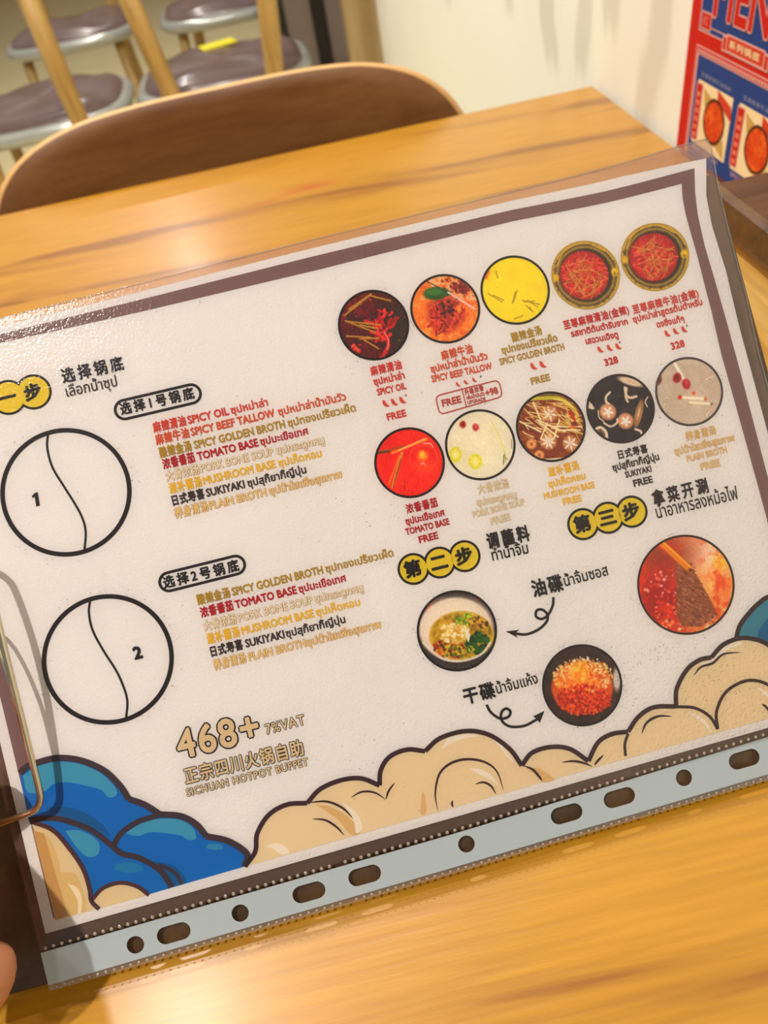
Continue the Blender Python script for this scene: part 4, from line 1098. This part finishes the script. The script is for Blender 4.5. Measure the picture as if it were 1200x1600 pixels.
# blue cloud on the right goes under the tan one
bl = [(1150, 997), (1156, 977), (1171, 957), (1186, 942), (1203, 932), (1240, 930), (1262, 945)]
c3 = fill('blue_cloud', [tuple(a) for a in catmull(bl, 5)] + [(1281, 1070), (1230, 1090), (1160, 1050)], (66, 140, 160), 2, page)
fill('cloud_patch', [(1185, 985), (1200, 965), (1230, 960), (1250, 990), (1255, 1030), (1180, 1010)], (16, 104, 150), 3, c3)
stroke('cloud_outline', bl, 7.5, LN, 4, c3)
tc_ = fill('tan_cloud', LO + [(1287, 1098), (383, 1353.7)], CL, 5, page)
def cl_fill(pts, col, layer=6, par=None):
    return fill('cloud_patch', [tuple(a) for a in catmull(pts + [pts[0]], 4)][:-1], col, layer, par or tc_)
cl_fill([(492, 1256), (520, 1262), (548, 1280), (562, 1300), (548, 1304), (530, 1282), (508, 1266)], CLD)
cl_fill([(534, 1252), (556, 1268), (566, 1290), (564, 1298), (556, 1300), (552, 1280)], CLL, 6.5)
cl_fill([(414, 1322), (430, 1317), (444, 1321), (452, 1332), (438, 1334), (428, 1326)], CLL)
cl_fill([(660, 1236), (664, 1244), (666, 1268), (658, 1272), (658, 1250)], CLD)
cl_fill([(733, 1200), (752, 1202), (768, 1212), (778, 1226), (762, 1216), (746, 1208)], CLL)
cl_fill([(820, 1200), (840, 1200), (858, 1210), (866, 1218), (848, 1222), (836, 1210)], CLD)
cl_fill([(764, 1152), (782, 1162), (796, 1180), (806, 1194), (792, 1182), (776, 1162)], CLL)
cl_fill([(700, 1152), (728, 1147), (750, 1150), (728, 1153), (706, 1160), (690, 1170)], CLL)
cl_fill([(1075, 1114), (1092, 1118), (1106, 1132), (1112, 1146), (1100, 1132), (1088, 1122)], CLL)
cl_fill([(1180, 1072), (1196, 1080), (1210, 1090), (1218, 1102), (1200, 1090)], CLL)
cl_fill([(1094, 1036), (1112, 1030), (1130, 1012), (1150, 1003), (1160, 1006), (1132, 1018), (1114, 1036), (1098, 1042)], CLL)
# main outline, drawn as one stroke per lobe so that the cusps stay sharp
last = 0
ov = []
for c in cusps + [len(OUT) - 1]:
    stroke('cloud_outline', OUT[last:c + 1], 7.2, LN, 7, tc_); last = c
for pts, w in (([(480, 1254), (510, 1252), (535, 1262), (552, 1279)], 3.6), ([(548, 1246), (565, 1237), (585, 1238), (603, 1249)], 3.2), ([(603, 1249), (607, 1236), (617, 1222)], 3.2),
               ([(487, 1279), (508, 1281), (526, 1292), (538, 1305)], 3.4), ([(684, 1267), (680, 1240), (686, 1210), (703, 1193), (728, 1186), (756, 1190), (776, 1205), (787, 1236)], 4.0),
               ([(742, 1225), (755, 1222), (767, 1228), (775, 1241)], 3.4), ([(707, 1250), (706, 1256), (708, 1261)], 3.4), ([(818, 1196), (832, 1202), (842, 1213), (847, 1220)], 4.0),
               ([(877, 1191), (895, 1189), (912, 1192), (926, 1198)], 3.8), ([(928, 1196), (934, 1188), (943, 1179)], 3.8), ([(981, 1146), (976, 1162), (977, 1181)], 4.5),
               ([(1002, 1147), (1010, 1129), (1028, 1119), (1050, 1119)], 4.2), ([(1056, 1104), (1085, 1106), (1108, 1119), (1121, 1139)], 4.8), ([(1121, 1139), (1119, 1112), (1133, 1082), (1160, 1065), (1185, 1064), (1210, 1075)], 5.0),
               ([(1083, 1056), (1095, 1042), (1113, 1036), (1130, 1022), (1158, 1019)], 4.0), ([(1190, 1100), (1196, 1104), (1203, 1114)], 4)):
    stroke('cloud_line', pts, w, LN, 7.5, tc_, taper=(w < 4.3))
# blue cloud bottom left
BO = [(31, 1208), (42, 1198), (60, 1191), (90, 1184), (127, 1188), (163, 1204), (188, 1228), (201, 1248), (226, 1257), (250, 1272), (283, 1275), (307, 1288), (322, 1306), (357, 1314), (386, 1334), (382, 1354)]
b0 = fill('blue_cloud', lobes(BO, [7, 9, 12]) + [(230, 1398), (146, 1421), (130, 1380), (45, 1283)], (2, 112, 192), 2, page)
TEAL = (70, 160, 190)
def bl_fill(pts, col=TEAL, layer=3): return fill('cloud_patch', [tuple(a) for a in catmull(pts + [pts[0]], 4)][:-1], col, layer, b0)
bl_fill([(36, 1212), (60, 1196), (92, 1190), (126, 1194), (158, 1208), (180, 1230), (182, 1242), (170, 1246), (158, 1234), (136, 1228), (104, 1222), (82, 1226), (70, 1236), (44, 1238)])
bl_fill([(196, 1302), (220, 1287), (250, 1279), (282, 1281), (302, 1294), (306, 1310), (294, 1312), (284, 1306), (262, 1302), (236, 1300), (216, 1306)])
bl_fill([(102, 1298), (122, 1297), (144, 1306), (156, 1320), (152, 1336), (136, 1338), (120, 1324)]); bl_fill([(326, 1318), (344, 1319), (348, 1326), (334, 1328), (322, 1324)], (50, 146, 184)); bl_fill([(180, 1350), (200, 1347), (220, 1352), (222, 1360), (200, 1364), (180, 1358)], (30, 132, 180))
bl_fill([(232, 1345), (270, 1352), (292, 1376), (268, 1384), (250, 1362)], (6, 92, 148)); bl_fill([(70, 1262), (110, 1262), (150, 1280), (172, 1306), (140, 1290), (100, 1276)], (8, 96, 154))
last = 0
BLN = (70, 54, 60)
for c in [7, 9, 12, 15]:
    stroke('cloud_outline', BO[last:c + 1], 9.5, BLN, 7, b0); last = c
for pts, w in (([(47, 1281), (83, 1278), (110, 1284), (143, 1297), (170, 1317), (190, 1333), (217, 1340), (247, 1357), (262, 1375), (268, 1386)], 8.5), ([(177, 1321), (190, 1301), (217, 1283), (250, 1273)], 8), ([(247, 1350), (273, 1363), (284, 1381)], 5)):
    stroke('cloud_line', pts, w, BLN, 6, b0)
t0 = fill('tan_cloud', [tuple(a) for a in catmull([(48, 1283), (83, 1297), (110, 1327), (130, 1357), (140, 1387), (143, 1407), (150, 1420)], 5)] + [(90, 1437), (57, 1305)], (232, 206, 158), 5, page)
fill('cloud_patch', [tuple(a) for a in catmull([(60, 1302), (78, 1310), (92, 1345), (96, 1362), (116, 1364), (128, 1384), (134, 1410), (136, 1423)], 5)] + [(90, 1437)], (224, 190, 124), 5.5, t0)
fill('cloud_patch', [(52, 1297), (69, 1302), (106, 1429), (87, 1438)], (208, 160, 96), 5.8, t0)
fill('cloud_patch', [tuple(a) for a in catmull([(106, 1380), (120, 1386), (128, 1402), (127, 1425), (122, 1428), (122, 1408), (114, 1392)], 5)], (244, 226, 190), 6, t0)
stroke('cloud_outline', [(48, 1283), (83, 1297), (110, 1327), (130, 1357), (140, 1387), (143, 1407), (155, 1420)], 6.5, (84, 50, 56), 7, t0)
t1 = fill('tan_cloud', [tuple(a) for a in catmull([(143, 1407), (160, 1388), (187, 1379), (213, 1384), (233, 1398)], 5)] + [(156, 1419)], (232, 206, 158), 5, page)
stroke('cloud_outline', [(143, 1407), (160, 1388), (187, 1379), (213, 1384), (233, 1398)], 6, (84, 50, 56), 7, t1)
# toner specks round the drawings
vs = []; fs = []
def scuff(cx, cy, r0, r1, n, a0=0, a1=6.28):
    for _ in range(n):
        a = random.uniform(a0, a1); r = random.uniform(r0, r1); x = cx + r * math.cos(a); y = cy + r * math.sin(a)
        try: u_, v_ = uv(x, y)
        except Exception: continue
        if abs(u_) > 147 or v_ > 100 or v_ < -100: continue
        s_ = random.uniform(.05, .16); t = random.random() * 3; k = len(vs)
        for j in range(4):
            vs.append(S(u_ + s_ * random.uniform(.6, 2.2) * math.cos(t + j * 1.57), v_ + s_ * math.sin(t + j * 1.57), 8 * LAY))
        fs.append((k, k + 1, k + 2, k + 3))
for a in ((103, 769, 98, 116, 60), (169, 1030, 98, 118, 110), (714, 985, 60, 70, 40), (909, 1070, 60, 76, 60), (1071, 913, 76, 92, 50), (860, 667, 53, 62, 30), (970, 638, 53, 64, 40), (1077, 612, 52, 66, 40), (915, 430, 54, 62, 20), (584, 508, 54, 64, 30), (1100, 1060, 5, 60, 120), (1050, 1090, 60, 90, 90, 3.2, 5.0), (950, 1130, 10, 70, 40, 3.2, 6.2), (560, 1190, 10, 60, 20), (600, 800, 10, 520, 160)):
    scuff(*a)
sp = put('toner_specks', vs, fs, ink((96, 84, 82)), page); sp['kind'] = 'stuff'

# ================================================================== HAND
SKIN = mat('skin', (196, 132, 96), .45, noise=.12, nscale=60, bump=.2, bscale=500)
SKIN.node_tree.nodes['Principled BSDF'].inputs['Subsurface Weight'].default_value = .08
SKIN.node_tree.nodes['Principled BSDF'].inputs['Subsurface Scale'].default_value = .01
NAILM = mat('nail', (222, 170, 146), .3, noise=.03)
hand = thing('hand', 'bare hand gripping the left end of the clipboard, mostly out of the picture', 'hand', tuple(Rg(-215, -100, 0)))
def pxn(x, y, n):
    o = PO + PN * (n / 1000.0); r = ray(x, y); t = ((o - EYE) @ PN) / (r @ PN); p = EYE + r * t - PO
    return (p @ PU) * 1000, (p @ PV) * 1000, n
joints = {   # page mm: u, v, n and radius
    'wrist': ((-252, -80, 74), 26), 'arm': ((-325, -140, 130), 30), 'arm2': ((-390, -215, 215), 36),
    'palm': ((-169, -42, 66), 31),
    'th1': (pxn(-100, 1600, 30), 13), 'th2': (pxn(-18, 1545, 15), 11), 'th3': (pxn(-9, 1462, 10), 9.0), 
    'in0': ((-182, -50, 44), 13), 'in1': ((-176, -54, 26), 9.5), 'in2': (pxn(-60, 1250, 14), 8.5), 'in3': (pxn(0, 1262, 7), 8),
    'mi0': ((-206, -36, 30), 11), 'mi1': ((-203, -34, -8), 8.8), 'mi2': ((-184, -34, -17), 8.0), 'mi3': ((-164, -35, -13.4), 7.2),
    'ri0': ((-212, -56, 26), 11), 'ri1': ((-204, -58, -10), 8.4), 'ri2': ((-184, -58, -17), 7.8), 'ri3': ((-165, -59, -13.2), 7.0),
    'pi0': ((-218, -78, 24), 10), 'pi1': ((-207, -82, -10), 7.4), 'pi2': ((-190, -82, -16), 6.8), 'pi3': ((-175, -83, -12.4), 6.2)}
edges = [('wrist', 'arm'), ('arm', 'arm2'), ('wrist', 'palm'), ('palm', 'th1'), ('th1', 'th2'), ('th2', 'th3'), ('palm', 'in0'), ('in0', 'in1'), ('in1', 'in2'), ('in2', 'in3'),
         ('palm', 'mi0'), ('mi0', 'mi1'), ('mi1', 'mi2'), ('mi2', 'mi3'), ('palm', 'ri0'), ('ri0', 'ri1'), ('ri1', 'ri2'), ('ri2', 'ri3'), ('palm', 'pi0'), ('pi0', 'pi1'), ('pi1', 'pi2'), ('pi2', 'pi3')]
keys = list(joints); hl = np.array(hand.location)
me = bpy.data.meshes.new('hand_skin')
me.from_pydata([(Rg(*joints[k][0]) - hl).tolist() for k in keys], [(keys.index(a), keys.index(b)) for a, b in edges], [])
ho = link('skin', me, None, hand)
sk = ho.modifiers.new('s', 'SKIN'); sk.use_smooth_shade = True
for i, k in enumerate(keys):
    d = me.skin_vertices[0].data[i]; d.radius = (joints[k][1] / 1000,) * 2; d.use_root = (k == 'wrist')
ss = ho.modifiers.new('d', 'SUBSURF'); ss.levels = 2; ss.render_levels = 2
bpy.context.view_layer.update()
dg = bpy.context.evaluated_depsgraph_get()
nm = bpy.data.meshes.new_from_object(ho.evaluated_get(dg)); ho.modifiers.clear(); ho.data = nm; nm.materials.clear(); nm.materials.append(SKIN)
nm.polygons.foreach_set('use_smooth', [True] * len(nm.polygons))

# ================================================================== ADDED PLANT out of view, leaves shaped to cast the shadows on the wall

lamp = np.array([-.22, 1.30, 2.60])
plant = thing('shadow_plant', 'added green plant in a white pot, out of view, casting leaf shadows on the cream wall', 'plant', (XW - .09, .93, 1.42))
POTM = mat('white_pot', (226, 220, 206), .4, noise=.04); LEAFM = mat('leaf_green', (70, 110, 48), .5, noise=.25, nscale=30)
bm = bmesh.new(); tube(bm, [(XW - .09, .93, 1.42), (XW - .09, .93, 1.43), (XW - .09, .93, 1.52), (XW - .09, .93, 1.525)], [.045, .055, .072, .074], 28); bm_obj('pot', bm, POTM, plant, True)
bm = bmesh.new(); tube(bm, [(XW - .0005, .93, 1.46), (XW - .03, .93, 1.455), (XW - .06, .93, 1.44)], .006, 10); bm_obj('bracket', bm, mat('bracket_black', (40, 38, 36), .4), plant, True)
PX_ = .265
def leafpt(wy, wz):
    w = np.array([XW, wy, wz]); t = (PX_ - lamp[0]) / (XW - lamp[0]); p = lamp + (w - lamp) * t; return p
def leaf(tip, mid, half):
    """a strap leaf hanging from the pot; tip and mid are where its shade falls on the wall"""
    P = [leafpt(*tip), leafpt(*mid)]
    root = np.array([PX_, .93 + (P[1][1] - .93) * .35, 1.50])
    path = [P[0], P[0] * .5 + P[1] * .5, P[1], P[1] * .55 + root * .45 + np.array([0, (P[1][1] - .93) * .12, .0]), root]
    path = catmull(path, 6); n = len(path); vs = []; fs = []
    for i, p in enumerate(path):
        t = i / (n - 1); w = half * math.sin(math.pi * min(1, .04 + t * .96) ** .62) ** .8
        for k, (dy, dx) in enumerate(((-w, .0), (0, .004), (w, .0))): vs.append(p + np.array([dx, dy, 0]))
    for i in range(n - 1):
        for k in range(2): fs.append((3 * i + k, 3 * i + k + 1, 3 * i + k + 4, 3 * i + k + 3))
    o = put('leaf', vs, fs, LEAFM, plant, True)
    m = o.modifiers.new('t', 'SOLIDIFY'); m.thickness = .0008
for a in (((1.038, .727), (1.06, .80), .026), ((.943, .742), (.93, .82), .020), ((.771, .735), (.745, .84), .020), ((1.22, .752), (1.24, .82), .02), ((1.62, .69), (1.60, .78), .02), ((.86, .80), (.86, .86), .02)):
    leaf(*a)
